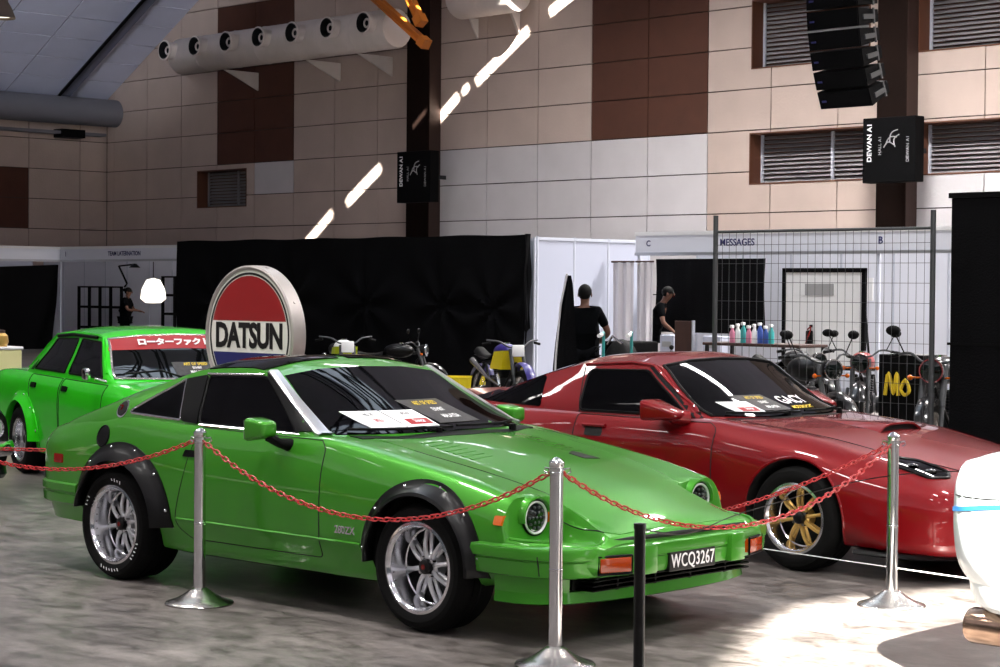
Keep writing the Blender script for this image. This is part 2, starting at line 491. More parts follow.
# windows with louvres, deep brown reveals
for n, (a, b, c, d) in WIN.items():
    f = MB(); t = .03; y0, y1 = WY-.01, WY+.58
    f.box((a, y0, c), (a+t, y1, d)); f.box((b-t, y0, c), (b, y1, d)); f.box((a, y0, d-t), (b, y1, d)); f.box((a, y0, c), (b, y1, c+t))
    f.box((a, y1-.02, c), (b, y1, d))
    w = struct(f.build('window_%d' % n, M['frame_brown'], smooth=False))
    l = MB(); ly = WY+.42; N = max(6, int((d-c)/.095))
    for k in range(N):
        z = c+.05+(d-c-.08)*k/N
        l.box((a+.06, ly-.03, z), (b-.06, ly+.0, z+.012)); l.add([(a+.06, ly-.03, z+.012), (b-.06, ly-.03, z+.012), (b-.06, ly+.05, z+.075), (a+.06, ly+.05, z+.075)], [(0, 1, 2, 3)])
    l.build('louvre_slats', M['louvre'], w, smooth=False)
    g = MB()
    xs = [a+.05, b-.05]
    if n in (3, 5, 4): xs.insert(1, a+(b-a)*.63 if n == 3 else a+(b-a)*.42)
    if n == 1: xs.insert(1, (a+b)/2+.3)
    for x in xs: g.box((x-.03, ly-.06, c+.03), (x+.03, ly, d-.03))
    g.build('louvre_frame', M['panel_grey'] if n > 1 else M['louvre'], w, smooth=False)
# ceiling: sloped, panelled part over the left wall, then flat deck with rooflight slots where the sun comes in
SL = .545; ZC = 13.0; XF = WX+(ZC-7.3)/SL
SUN = Vector((-.90, .72, -.93)).normalized()
def up_to_ceiling(p):
    p = Vector(p); t = (ZC-p.z)/(-SUN.z); return p-SUN*t
def wallp(pts, w):
    """streak on the back wall between two points -> slot polygon in the deck"""
    (x0, z0), (x1, z1) = pts; d = Vector((x1-x0, z1-z0)).normalized(); n = Vector((-d.y, d.x))*w
    return [up_to_ceiling((x, WY, z)) for x, z in ((x0+n.x, z0+n.y), (x1+n.x, z1+n.y), (x1-n.x, z1-n.y), (x0-n.x, z0-n.y))]
slots = [wallp(p, w) for p, w in ((((-43.35, 2.6), (-42.1, 3.52)), .14), (((-41.45, 3.8), (-40.1, 4.68)), .16), (((-39.55, 4.85), (-39.35, 5.05)), .13),
          (((-37.8, 5.85), (-37.1, 6.38)), .16), (((-36.95, 6.45), (-36.72, 6.6)), .14), (((-36.45, 6.68), (-34.6, 7.83)), .17), (((-33.9, 8.18), (-33.0, 8.6)), .17))]
slots.append([up_to_ceiling((x, 34.1, z)) for x, z in ((-38.62, 5.54), (-37.92, 6.10), (-37.80, 5.98), (-38.50, 5.42))])
patch = [(-5.15, 6.2), (-5.45, 6.75), (-5.80, 7.3), (-6.08, 7.95), (-6.12, 8.45), (-6.02, 8.95), (-5.7, 9.6), (-5.0, 9.7), (-3.0, 9.2), (-.5, 8.0), (-.5, 6.6), (-3.2, 5.9), (-4.6, 5.9)]
slots.append([up_to_ceiling((x, y, 0)) for x, y in patch])
deck = MB().box((XF, -32, ZC), (36, WY+.6, ZC+.12)).build('ceiling', [M['ceiling']], smooth=False)
cut = MB()
for s_ in slots:
    cut.prism([(p.x, p.y) for p in s_], ZC-1, ZC+1, 'z')
boolean(deck, cut); struct(deck); deck.data.materials.clear(); deck.data.materials.append(M['ceiling'])
mb = MB(); L = math.hypot(ZC-7.3, XF-WX); ux = Vector(((XF-WX)/L, 0, (ZC-7.3)/L)); nz = Vector((-ux.z, 0, ux.x))
R = Matrix(((ux.x, 0, nz.x, WX), (0, 1, 0, 0), (ux.z, 0, nz.z, 7.3), (0, 0, 0, 1)))
mb.box((-.6, -25, .03), (L, WY+.6, .14), 1, R)
for i in range(0, 13):
    for k in range(0, 24):
        b = WY-k*TW; a = b-TW; j = .012
        j = .022; mb.box((i*1.0+j, a+j, 0), (min(L, i+1)-j, b-j, .03), 0, R)
struct(mb.build('ceiling_slope', [M['ceiling'], M['ceiling_joint']], smooth=False, fix=False))
for y in (32.75, 25.6, 18.5):
    b = MB(); b.box((.3, y-.08, -.16), (L, y+.08, -.0), 0, R); b.box((.3, y-.17, -.2), (L, y+.17, -.16), 0, R)
    struct(b.build('trim_rafter', M['rafter'], smooth=False))
    tag(MB().tube([R @ Vector((.0, y-.33, -.9)), R @ Vector((.25, y-.32, -.3)), R @ Vector((L, y-.32, -.3))], .05, 8).build('conduit', M['black_plastic']), 'black conduit running up beside the roof rafter over the left wall', 'conduit', 'conduits along the rafters')
mb = MB(); mb.tube([(WX+.5, -25, 6.86), (WX+.5, WY-.02, 6.86)], .42, 20); mb.box((WX, -25, 6.15), (WX+.42, WY-.3, 6.24), 0)
for y in (33.0, 29.4, 25.8, 22.2): mb.box((WX, y-.4, 6.05), (WX+.5, y+.4, 6.3), 1)
struct(mb.build('trim_gutter', [M['gutter'], M['black_plastic']]))
for n, (a, b) in enumerate(((-38.63, -37.77), (-24.10, -23.38))):
    mb = MB(); mb.bbox((a, 34.1, 0), (b, WY, 14), .02, 0); mb.box((b-.004, 34.12, .0), (b+.012, WY, 14), 1)
    struct(mb.build('pillar', [M['column'], M['column_edge']], smooth=False))

# glazed rooflight with its truss, over the middle of the hall
sk = struct(MB().box((-22.5, 9.2, ZC-.02), (-15.8, 19.5, ZC-.01)).build('window_6', M['skylight'], smooth=False))
q = MB()
for y in (9.8, 11.6, 13.4, 15.2, 17.0, 18.8):
    q.tube([(-24, y, 12.6), (-14, y, 12.6)], .09, 8); q.tube([(-24, y, 11.4), (-14, y, 11.4)], .09, 8)
    for k in range(10): q.tube([(-24+k, y, 12.6 if k % 2 else 11.4), (-23+k, y, 11.4 if k % 2 else 12.6)], .05, 6)
for x in (-22, -19, -16): q.tube([(x, 9, 12.6), (x, 20, 12.6)], .07, 6); q.tube([(x, 9, 11.4), (x, 20, 11.4)], .07, 6)
q.build('trim_truss', M['dark_metal'], sk)
# ---- air ducts
def air_duct(name, label, x0, x1, z, nozzles, yd=33.0):
    t = thing(name, label, 'air duct', ((x0+x1)/2, yd, z)); cx = (x0+x1)/2
    b = MB(); r = .5
    b.lathe([(1e-4, x0-cx-.12), (r*.6, x0-cx-.1), (r*.92, x0-cx-.02), (r, x0-cx+.05), (r, x1-cx-.05), (r*.95, x1-cx), (1e-4, x1-cx)], 28, 'x')
    n = int((x1-x0)/1.45)
    for k in range(1, n+1): b.lathe([(r, x0-cx+k*(x1-x0)/(n+1)-.03), (r+.012, x0-cx+k*(x1-x0)/(n+1)), (r, x0-cx+k*(x1-x0)/(n+1)+.03)], 28, 'x')
    b.build('duct_body', M['duct'], t)
    for x in nozzles:
        q = MB(); q.lathe([(.24, -.2), (.24, -.66), (.285, -.72), (.285, -.76), (.245, -.765)], 20, 'y', (x-cx, 0, .1), 0); q.lathe([(.246, -.764), (.225, -.70), (.215, -.56)], 20, 'y', (x-cx, 0, .1), 1)
        q.lathe([(.10, -.60), (.13, -.63), (.10, -.66), (.07, -.63)], 16, 'y', (x-cx, 0, .1), 0, closed=True); q.lathe([(1e-4, -.56), (.21, -.57)], 16, 'y', (x-cx, 0, .1), 1)
        q.build('nozzle', [M['duct'], M['dark_metal']], t)
    for x in (x0+1.6, (x0+x1)/2+.6, x1-1.9):
        q = MB(); q.prism([(min(.3, 34.2-yd), -.45), (34.49-yd, -.45), (34.49-yd, -.95)], x-cx-.03, x-cx+.03, 'x'); q.build('bracket', M['duct'], t, smooth=False)
air_duct('air_duct', 'long round pale duct with seven jet nozzles high on the tiled wall', -47.0, -37.75, 8.06, [-46.76+1.43*k for k in range(7)])
air_duct('air_duct', 'end of a second pale duct at the top edge right of the first pillar', -36.55, -34.5, 8.76, [], 34.0)
for p0, p1, lab in (((-37.48, 32.1, 8.65), (-35.64, 32.1, 7.39), 'long orange steel brace slanting down to the first pillar'), ((-36.12, 32.0, 8.51), (-35.71, 32.0, 7.88), 'short orange steel brace close to the pillar, right of the long one')):
    d = (Vector(p1)-Vector(p0)).normalized(); p0 = Vector(p0)-d*2.5
    b = MB(); F_ = frame(p0, d, (0, 1, 0)); Ln = (Vector(p1)-p0).length
    b.box((0, -.09, -.09), (Ln, .09, -.06), 0, F_); b.box((0, -.09, .06), (Ln, .09, .09), 0, F_); b.box((0, -.02, -.07), (Ln, .02, .07), 0, F_); b.box((Ln-.25, -.12, -.12), (Ln, .12, .12), 0, F_)
    tag(b.build('steel_brace', M['orange_steel'], smooth=False), lab, 'brace')

# ---- hall signs on the pillars
def hall_sign(label, x0, x1, z0, z1, y):
    t = thing('hall_sign', label, 'sign', ((x0+x1)/2, y, z0)); w = (x1-x0)/2; h = z1-z0
    b = MB(); b.bbox((-w, -.12, 0), (w, .18, h), .015); b.build('sign_box', M['speaker'], t, smooth=False)
    q = MB(); text_mb(q, 'DEWAN A1', .15, frame((-w+.17, -.125, h*.62), (0, 0, 1), (-1, 0, 0)), off=.004)
    q.build('lettering', M['white'], t, smooth=False); q = MB(); text_mb(q, 'HALL A1', .1, frame((-w+.42, -.125, h*.72-.2), (0, 0, 1), (-1, 0, 0)), 1)
    q.build('lettering', [M['white'], M['grey_ink']], t, smooth=False); q = MB(); text_mb(q, 'DEWAN A1', .1, frame((w-.18, -.125, h*.5), (0, 0, 1), (-1, 0, 0)), 1)
    q.build('lettering', [M['white'], M['grey_ink']], t, smooth=False); q = MB()
    # leaf-like emblem: stroked curves
    for cx, cz, a, s in ((.06, .82, .5, .3), (.12, .92, .9, .3), (.2, .82, 1.2, .26), (.0, .72, .2, .24)):
        pts = [(cx+s*(u-.5)*math.cos(a)-.08*math.sin(u*PI)*math.sin(a), -.125, cz*h/1.3+s*(u-.5)*math.sin(a)+.08*math.sin(u*PI)*math.cos(a)) for u in [i/8 for i in range(9)]]
        q.tube(pts, .012, 5, 1)
    q.build('emblem', [M['white'], M['grey_ink']], t, smooth=False)
    q = MB()
    for x in (-w*.5, w*.5): q.box((x-.03, .18, h*.5-.05), (x+.03, .68, h*.5+.05))
    q.build('wall_bracket', M['dark_metal'], t, smooth=False)
hall_sign('black hall sign with vertical white lettering on the pillar under the duct', -38.1, -36.85, 3.72, 5.0, 33.45)
hall_sign('black hall sign with vertical white lettering on the pillar beside the louvred windows', -23.88, -22.62, 3.76, 5.06, 33.45)

# ---- line array loudspeaker
t = thing('line_array_speaker', 'black curved stack of line array loudspeakers hanging before the right pillar', 'loudspeaker', (-19.85, 26.9, 4.7))
y = .62; z = 0.05; a = .42
for k in range(8):
    h = .30; b = MB(); Mx = Matrix.Translation((0, y, z)) @ Matrix.Rotation(a, 4, 'X')
    b.prism([(-.3, .0), (.24, .05), (.24, h-.05), (-.3, h-.005)], -.52, .52, 'x', 0, Mx)
    b.box((-.50, -.315, .012), (.50, -.3, h-.012), 0, Mx); b.box((-.45, -.325, .12), (-.36, -.31, .15), 1, Mx)
    b.box((.52, -.2, .1), (.55, .1, .18), 2, Mx); b.box((.52, .08, .02), (.545, .12, h-.02), 2, Mx)
    b.build('speaker_cabinet', [M['speaker'], M['ink_blue'], M['galv']], t, smooth=False)
    s = Vector((0, 0, h+.012)); s = Matrix.Rotation(a, 3, 'X') @ s; y += s.y; z += s.z; a = max(0, a-.075)
b = MB(); b.box((-.5, y-.2, z), (.5, y+.2, z+.1)); b.tube([(-.4, y, z+.1), (-.4, y, 8.3)], .02, 6); b.tube([(.4, y, z+.1), (.4, y, 8.3)], .02, 6)
b.build('hanging_frame', M['dark_metal'], t, smooth=False)

# ---- high bay lamps
def high_bay(label, x, y, z, power):
    t = thing('high_bay_lamp', label, 'lamp', (x, y, z), group=None)
    MB().lathe([(.27, 0), (.28, .02), (.2, .22), (.13, .34), (.13, .6), (.04, .64), (1e-4, .64)], 24).lathe([(.26, .01), (.19, .21), (.12, .33)], 24).build('lamp_shade', M['lamp_shade'], t)
    MB().lathe([(1e-4, .05), (.25, .05)], 24).build('lamp_glass', M['lamp_and_patch_glow'], t)
    MB().tube([(0, 0, .62), (0, 0, ZC-z)], .012, 6).build('hanging_rod', M['dark_metal'], t)
high_bay('high bay hall lamp with a lit underside in the top left corner', -35.65, 20.7, 6.88, 0)

# ---- exhibition booths
def partition(name, label, pts, z1, pm='panel_white', z0=.03):
    """panels between posts along pts (list of xy)"""
    t = thing(name, label, 'partition', (pts[0][0], pts[0][1], 0), group=None); ox, oy = pts[0]
    P = [Vector((p[0]-ox, p[1]-oy)) for p in pts]
    for a, b in zip(P[:-1], P[1:]):
        d = (b-a); F_ = frame((a.x, a.y, 0), (d.x, d.y, 0), (0, 0, 1)); Ln = d.length
        MB().box((.02, z0, -.01), (Ln-.02, z1-.05, .01), 0, F_).build('wall_panel', M[pm], t, smooth=False)
        q = MB(); q.box((.02, z1-.05, -.022), (Ln-.02, z1, .022), 0, F_); q.box((.02, 0, -.022), (Ln-.02, .05, .022), 0, F_); q.build('rail', M['panel_grey'], t, smooth=False)
    for p in P:
        MB().lathe([(1e-4, 0), (.024, 0), (.024, z1+.01), (1e-4, z1+.01)], 8, 'z', (p.x, p.y, 0)).build('post', M['panel_grey'], t, sharp=60)
    return t
def fascia(label, a, b, z0, z1, texts):
    t = thing('fascia_board', label, 'fascia', (a[0], a[1], z0)); d = Vector((b[0]-a[0], b[1]-a[1], 0)); F_ = frame((0, 0, 0), d, (0, 0, 1)); Ln = d.length; h = z1-z0
    MB().box((0, .05, -.012), (Ln, h-.06, .012), 0, F_).build('board', M['panel_white_lit'], t, smooth=False)
    q = MB(); q.box((0, h-.06, -.03), (Ln, h, .03), 0, F_); q.box((0, 0, -.03), (Ln, .05, .03), 1, F_); q.build('rail', [M['white'], M['alu']], t, smooth=False)
    for s, x, sz in texts:
        q = MB(); text_mb(q, s, sz, F_ @ Matrix.Translation((x, h*.5, .014)), 0, off=.003); q.build('lettering', M['ink_blue'], t, smooth=False)
fascia('long white booth fascia behind the wire fence, right of the white partitions', (-21.66, 24.08), (-12.5, 24.08), 2.13, 2.51, [('C', .28, .13), ('MESSAGES', 2.1, .15), ('B', 4.75, .15)])
for x, lab in ((-21.62, 'white booth post beside the white hanging drapes'), (-16.97, 'white booth post standing right of the framed board'), (-12.6, 'white booth post hidden behind the black panel')):
    tag(MB().lathe([(1e-4, 0), (.03, 0), (.03, 2.5), (1e-4, 2.5)], 8, 'z', (x, 24.12, 0)).build('booth_post', M['panel_grey'], sharp=60), lab, 'post')
partition('partition_wall', 'white panel wall at the back of the booth behind the fence', [(-21.9+.99*k, 25.9) for k in range(11)], 2.4, 'panel_white_lit')
partition('partition_wall', 'short white panel wall running back from the corner of the black cloth', [(-22.2, 22.36), (-22.2, 23.2), (-22.2, 24.0), (-22.2, 25.0)], 2.4)
partition('partition_wall', 'panel wall behind the long black cloth', [(-31.5+.93*k, 22.3) for k in range(11)], 2.38)
fascia('white fascia of the far left booth, right half with small lettering', (-42.0, 26.0), (-36.0, 26.0), 2.14, 2.5, [('I', .25, .16), ('TEAM LATERNATION', 2.75, .14)])
fascia('white fascia of the far left booth, left half turning the corner', (-42.0, 18.0), (-42.0, 26.0), 2.14, 2.5, [])
partition('partition_wall', 'white panel wall inside the far left booth', [(-47.0+.99*k, 28.6) for k in range(11)], 2.4, 'panel_white_lit')
partition('partition_wall', 'white panel wall behind the small black cloth at far left', [(-44.0, 18.5+.99*k) for k in range(9)], 2.3)
for x, y, lab in ((-42.0, 26.0, 'white post at the corner of the far left booth'), (-36.6, 26.0, 'white post of the far left booth beside the black cloth')):
    tag(MB().lathe([(1e-4, 0), (.03, 0), (.03, 2.5), (1e-4, 2.5)], 8, 'z', (x, y, 0)).build('booth_post', M['panel_grey'], sharp=60), lab, 'post')

# ---- cloths
def swag(x, z, pinch, zs):
    d = 0
    for px, pz in pinch:
        r = math.hypot(x-px, (z-pz)*1.2); a = math.atan2(z-pz, x-px)
        d += .05*math.cos(a*7+px*3)*math.exp(-(r/.9)**2)*min(1, r*4) - .07*math.exp(-(r/.12)**2)
    return d+.015*math.sin(x*7+math.sin(z*2))*(.3+.7*max(0, 1-z/2.4))+.012*math.sin(x*2.3+z*3)
pinch = [(-30.2, 1.25), (-28.1, 1.3), (-26.0, 1.3), (-24.1, 1.3), (-22.9, 1.25)]
mb = MB(); x0, x1 = -31.55, -22.12
def clothfn(u, v):
    x = x0+(x1-x0)*u; z = 2.43-2.35*v
    if u > .985: z = 2.43-(2.35-1.1*min(1, (u-.985)/.015))*v
    return (x, 22.11-.05+swag(x, z, pinch, 0)*-1, z+.015*math.sin(x*3.4)*(1 if v < .02 else 0)*.6)
mb.grid(clothfn, 190, 46)
tag(mb.build('cloth_backdrop', M['cloth_black']), 'long black cloth draped over the partition wall behind the round sign', 'cloth')
mb = MB()
def flap(u, v):
    z = 2.44-(1.5+.25*math.sin(u*5))*v-.25*u*v; return (-22.11+.02*math.sin(v*9+u*4)+.05*math.sin(u*PI*2.5)*v*.5, 22.0+.14*u*(1-.25*v)+.012*math.sin(u*16), z)
mb.grid(flap, 30, 30); tag(mb.build('cloth_flap', M['cloth_black']), 'loose black cloth end hanging round the corner of the backdrop', 'cloth')
mb = MB()
mb.grid(lambda u, v: (-41.9+.04*math.sin(u*22+v*2)+.03*math.sin(v*7+u*5), 19.5+6.4*u-.15*v*u, (1.80+.27*u)*(1-v)+.05*v), 60, 16)
tag(mb.build('cloth_backdrop', M['cloth_black']), 'small black cloth hung under the fascia at the far left', 'cloth')
mb = MB(); mb.grid(lambda u, v: (-21.95+2.3*u, 24.9+.02*math.sin(u*30)+.02*math.sin(v*5+u*9), 2.09-1.2*v), 40, 12)
tag(mb.build('cloth_backdrop', M['cloth_black']), 'black cloth backdrop inside the booth behind the fence', 'cloth')
for a, b, y, lab in ((-21.9, -21.47, 23.8, 'white drape hanging on a thin rod left of the booth post'), (-21.38, -21.06, 23.8, 'white drape hanging to the right of the booth post')):
    t = thing('hanging_drape', lab, 'drape', (a, y, 0)); w = b-a
    MB().grid(lambda u, v: (w*u, .03*math.sin(u*14+v)+.015*math.sin(u*31), 2.02-1.85*v), 24, 10).build('drape', M['cloth_white'], t)
    MB().tube([(-.03, 0, 2.03), (w+.03, 0, 2.03)], .015, 8).build('rod', M['wood_dark'], t)
# ================================================================ cars
def make_shell(name, keys, mat_paint, parent, wells=(), wr=.335, wz=.30, step=.035, sub=4, crease=(), inner=.45):
    mb = loft(keys, step, sub, crease); bvh = bvh_of(mb)
    o = mb.build(name, [mat_paint, M['seam']], parent, sharp=28)
    if wells:
        c = MB()
        for x in wells:
            for s in (-1, 1): c.cyl((x, s*inner, wz), (x, s*1.3, wz), wr, 56)
        boolean(o, c)
        me = o.data; me.materials.clear(); me.materials.append(mat_paint); me.materials.append(M['seam'])
        for p in me.polygons:
            dark = False
            for x in wells:
                c_ = p.center; rr_ = math.hypot(c_.x-x, c_.z-wz)
                if rr_ < wr+.004 and abs(c_.y) > inner-.01:
                    rn = abs(p.normal.x*(c_.x-x)+p.normal.z*(c_.z-wz))/max(rr_, 1e-6)
                    if (rn > .9 and rr_ > wr-.02 and abs(p.normal.y) < .2) or (abs(abs(c_.y)-inner) < .005 and abs(p.normal.y) > .95): dark = True
            p.material_index = 1 if dark else 0
        me.polygons.foreach_set('use_smooth', [True]*len(me.polygons)); me.set_sharp_from_angle(angle=rad(28))
    return o, bvh
def wheel(parent, x, y, s, R, rr, w, spoke, z=None, letters=False, cap='ink', n=8, steer=0.):
    """s=-1: outer face towards -y; y is the outer face"""
    z = R if z is None else z; c = (x, y, z)
    def P(prof): return [(r, -s*(-h)) for r, h in prof]      # h measured outwards
    q = MB()
    q.lathe(P([(rr+.012, -.012), (rr+.004, -.002), (rr-.010, .001), (rr-.016, -.010), (rr-.022, -.016), (rr-.026, -.05), (rr-.034, -.10), (rr-.040, -.104), (rr-.046, -.14), (rr-.048, -w+.02), (rr, -w)]), 48, 'y', c, 0)
    for k in range(n):
        a = 2*PI*k/n+.2; e = Vector((math.cos(a), 0, math.sin(a))); o = Vector(c); u = Vector((0, s, 0))
        q.tube([o+e*.035+u*-.082, o+e*.07+u*-.072, o+e*.11+u*-.078, o+e*(rr-.052)+u*-.098, o+e*(rr-.038)+u*-.125], [.014, .0115, .0105, .0115, .016], 8, 1)
        q.tube([o+e*.035+u*-.10, o+e*(rr-.04)+u*-.135], [.010, .011], 6, 1)
    q.lathe(P([(1e-4, -.07), (.045, -.072), (.056, -.082), (.058, -.14)]), 24, 'y', c, 1)
    for k in range(4):
        a = 2*PI*k/4+.6; q.cyl((x+.045*math.cos(a), y-s*.082, z+.045*math.sin(a)), (x+.045*math.cos(a), y-s*.058, z+.045*math.sin(a)), .010, 8, 2)
    q.lathe(P([(1e-4, -.165), (rr-.048, -.165)]), 32, 'y', c, 3)
    for k in range(30):
        a = 2*PI*k/30; q.sphere((x+(rr-.024)*math.cos(a), y-s*.03, z+(rr-.024)*math.sin(a)), .005, 6, 4, 2)
    wo = q.build('wheel', [M['polished'], M[spoke], M['chrome'], M['seam']], parent)
    q = MB()
    q.lathe(P([(rr-.006, -.008), (rr+.012, .004), (rr+.03, .008), (R-.05, .010), (R-.028, .004), (R-.012, -.014), (R, -.04), (R, -.07), (R-.006, -.073), (R-.006, -.08), (R, -.083), (R, -.115), (R-.006, -.118), (R-.006, -.125), (R, -.128), (R, -w+.05), (R-.012, -w+.02), (R-.04, -w), (rr, -w+.005)]), 64, 'y', c, 0)
    if letters:
        rl = (rr+R-.03)/2+.004
        for k0, cnt in ((1.25, 4), (2.55, 3), (4.35, 7), (-.75, 5)):
            for j in range(cnt):
                a = k0+j*.10; e = Vector((math.cos(a), 0, math.sin(a))); tn = Vector((-math.sin(a), 0, math.cos(a)))
                p = Vector(c)+e*rl+Vector((0, s*.0105, 0)); l = .010 if j % 2 else .014
                q.add([p-tn*.006-e*l*.6, p+tn*.001-e*l*.6, p+tn*.006+e*l*.6, p-tn*.001+e*l*.6], [(0, 1, 2, 3)], 1)
    q.build('tire', [M['rubber'], M['white']], wo, sharp=30)
    q = MB(); q.lathe(P([(1e-4, -.040), (.026, -.042), (.034, -.048), (.037, -.075)]), 20, 'y', c, 0); q.lathe(P([(1e-4, -.0385), (.013, -.040)]), 12, 'y', c, 1)
    q.build('center_cap', [M['black_satin'], M['lens_red'] if cap == 'red' else M['black_satin']], wo)
    return wo
def mirror_y(poly): return [(p[0], -p[1]) for p in poly]
def flare(parent, bvh, cx, cz, r0, r1, s, a0, a1, yl, m='black_satin'):
    q = MB(); N = 40; rows = []
    for i in range(N+1):
        a = a0+(a1-a0)*i/N; ca, sa = math.cos(a), math.sin(a)
        loc, nor = cast(bvh, (cx+r1*ca, cz+r1*sa), 'y', s); ya = max(.70, min(abs(loc.y), .84))
        row = [(r1, ya-.015), (r1, ya+.006), (r1-.022, ya+.013), (r1-.045, (ya*.45+yl*.55)), (r0+.015, yl-.004), (r0, yl+.003), (r0-.006, yl-.008), (r0+.004, yl-.07)]
        rows.append([(cx+r*ca, s*y, cz+r*sa) for r, y in row])
    n = len(rows[0]); q.add([p for r in rows for p in r], [(i*n+k, i*n+k+1, (i+1)*n+k+1, (i+1)*n+k) for i in range(N) for k in range(n-1)])
    for i in range(3, N-1, 7):
        p = Vector(rows[i][2]); q.sphere(p, .009, 8, 6, 1)
    return q.build('fender_flare', [M[m], M['chrome']], parent, sharp=40)
def wiper(parent, pts, m='black_plastic'):
    q = MB(); q.tube(pts, .008, 6); a = Vector(pts[0]); q.lathe([(1e-4, -.02), (.02, -.02), (.018, .02), (1e-4, .025)], 10, 'z', tuple(a)); q.build('wiper', M[m], parent)
def side_mirror(parent, x, y, z, s, m, w=.135, h=.12):
    q = MB(); bm = bmesh.new(); bmesh.ops.create_cube(bm, size=1)
    for v in bm.verts:
        f = v.co.x > 0
        v.co = (v.co.x*.13*(1), v.co.y*w*(.72 if f else 1), v.co.z*h*(.62 if f else 1)+(.006 if f else 0))
    bmesh.ops.bevel(bm, geom=bm.edges[:], offset=.02, segments=3, affect='EDGES', profile=.5)
    q.frombm(bm, 0, Matrix.Translation((x, y+s*.02, z+.02))); q.tube([(x+.02, y+s*.0, z-.01), (x+.05, y-s*.05, z-.045), (x+.06, y-s*.12, z-.06)], [.026, .024, .035], 8, 1)
    o = q.build('wing_mirror', [m, M['black_plastic']], parent, sharp=45)
    MB().box((x-.069, y+s*.02-w*.42, z+.02-h*.38), (x-.0655, y+s*.02+w*.42, z+.02+h*.38)).build('mirror_glass', M['chrome'], o, smooth=False)

# ---------------------------------------------------------------- green coupe
zx = thing('sports_coupe', 'metallic green coupe with black wheel arch flares and silver wheels', 'car', (-6.871, 6.948, 0), .05)
G_ = M['paint_green']
def K(x, *p): return (x, p)
zk = [
 K(-3.20, (0,.44),(.40,.44),(.54,.46),(.60,.49),(.61,.51),(.615,.60),(.60,.68),(.55,.715),(.46,.73),(.30,.735),(.15,.74),(0,.74)),
 K(-3.16, (0,.40),(.48,.40),(.62,.42),(.675,.46),(.685,.49),(.69,.60),(.675,.70),(.62,.745),(.50,.765),(.35,.77),(.18,.775),(0,.78)),
 K(-3.06, (0,.35),(.55,.35),(.70,.37),(.745,.42),(.757,.45),(.762,.60),(.745,.71),(.69,.775),(.55,.80),(.38,.81),(.2,.815),(0,.82)),
 K(-2.88, (0,.30),(.60,.30),(.74,.31),(.78,.36),(.795,.40),(.805,.58),(.785,.725),(.73,.80),(.60,.84),(.40,.85),(.2,.855),(0,.86)),
 K(-2.60, (0,.25),(.62,.25),(.75,.26),(.79,.33),(.81,.38),(.82,.58),(.805,.74),(.755,.84),(.62,.87),(.40,.87),(.2,.87),(0,.87)),
 K(-2.27, (0,.21),(.62,.21),(.755,.22),(.79,.30),(.818,.372),(.824,.58),(.81,.755),(.765,.872),(.62,.88),(.40,.88),(.2,.88),(0,.88)),
 K(-1.70, (0,.19),(.62,.19),(.755,.195),(.79,.28),(.82,.368),(.824,.56),(.805,.74),(.757,.856),(.62,.86),(.40,.86),(.2,.86),(0,.86)),
 K(-.75, (0,.19),(.62,.19),(.755,.195),(.79,.28),(.82,.362),(.822,.55),(.80,.73),(.752,.842),(.62,.855),(.40,.86),(.2,.865),(0,.868)),
 K(-.45, (0,.19),(.62,.19),(.755,.195),(.79,.28),(.82,.360),(.822,.55),(.80,.71),(.745,.808),(.62,.825),(.42,.825),(.2,.838),(0,.842)),
 K(-.20, (0,.20),(.62,.20),(.75,.21),(.79,.28),(.82,.36),(.822,.54),(.80,.69),(.742,.775),(.62,.785),(.42,.785),(.2,.80),(0,.806)),
 K(.20, (0,.22),(.62,.22),(.75,.23),(.79,.29),(.818,.36),(.82,.52),(.795,.645),(.738,.712),(.62,.718),(.42,.715),(.2,.728),(0,.735)),
 K(.42, (0,.26),(.62,.26),(.75,.27),(.785,.31),(.812,.36),(.815,.50),(.788,.60),(.735,.662),(.62,.668),(.44,.662),(.2,.676),(0,.683)),
 K(.500, (0,.28),(.62,.28),(.745,.29),(.78,.32),(.808,.36),(.81,.49),(.782,.585),(.73,.640),(.61,.648),(.445,.638),(.2,.655),(0,.662)),
 K(.522, (0,.28),(.62,.28),(.745,.29),(.78,.32),(.806,.36),(.808,.45),(.795,.476),(.74,.462),(.52,.458),(.455,.625),(.2,.650),(0,.657)),
 K(.68, (0,.30),(.61,.30),(.73,.31),(.765,.33),(.79,.36),(.79,.44),(.768,.470),(.70,.450),(.53,.448),(.47,.560),(.2,.590),(0,.600)),
 K(.805, (0,.31),(.60,.31),(.68,.32),(.71,.34),(.725,.36),(.725,.43),(.705,.462),(.65,.446),(.548,.446),(.50,.515),(.2,.545),(0,.555)),
 K(.885, (0,.32),(.55,.32),(.60,.33),(.62,.35),(.63,.37),(.63,.43),(.62,.455),(.60,.462),(.57,.465),(.52,.490),(.2,.505),(0,.512)),
 K(.908, (0,.34),(.50,.34),(.56,.35),(.58,.36),(.585,.38),(.585,.42),(.58,.44),(.57,.448),(.55,.450),(.50,.46),(.2,.468),(0,.47)),
]
body, bv = make_shell('body', zk, G_, zx, (0, -2.30), .335, .305, step=.03, sub=4, crease=(4, 9))
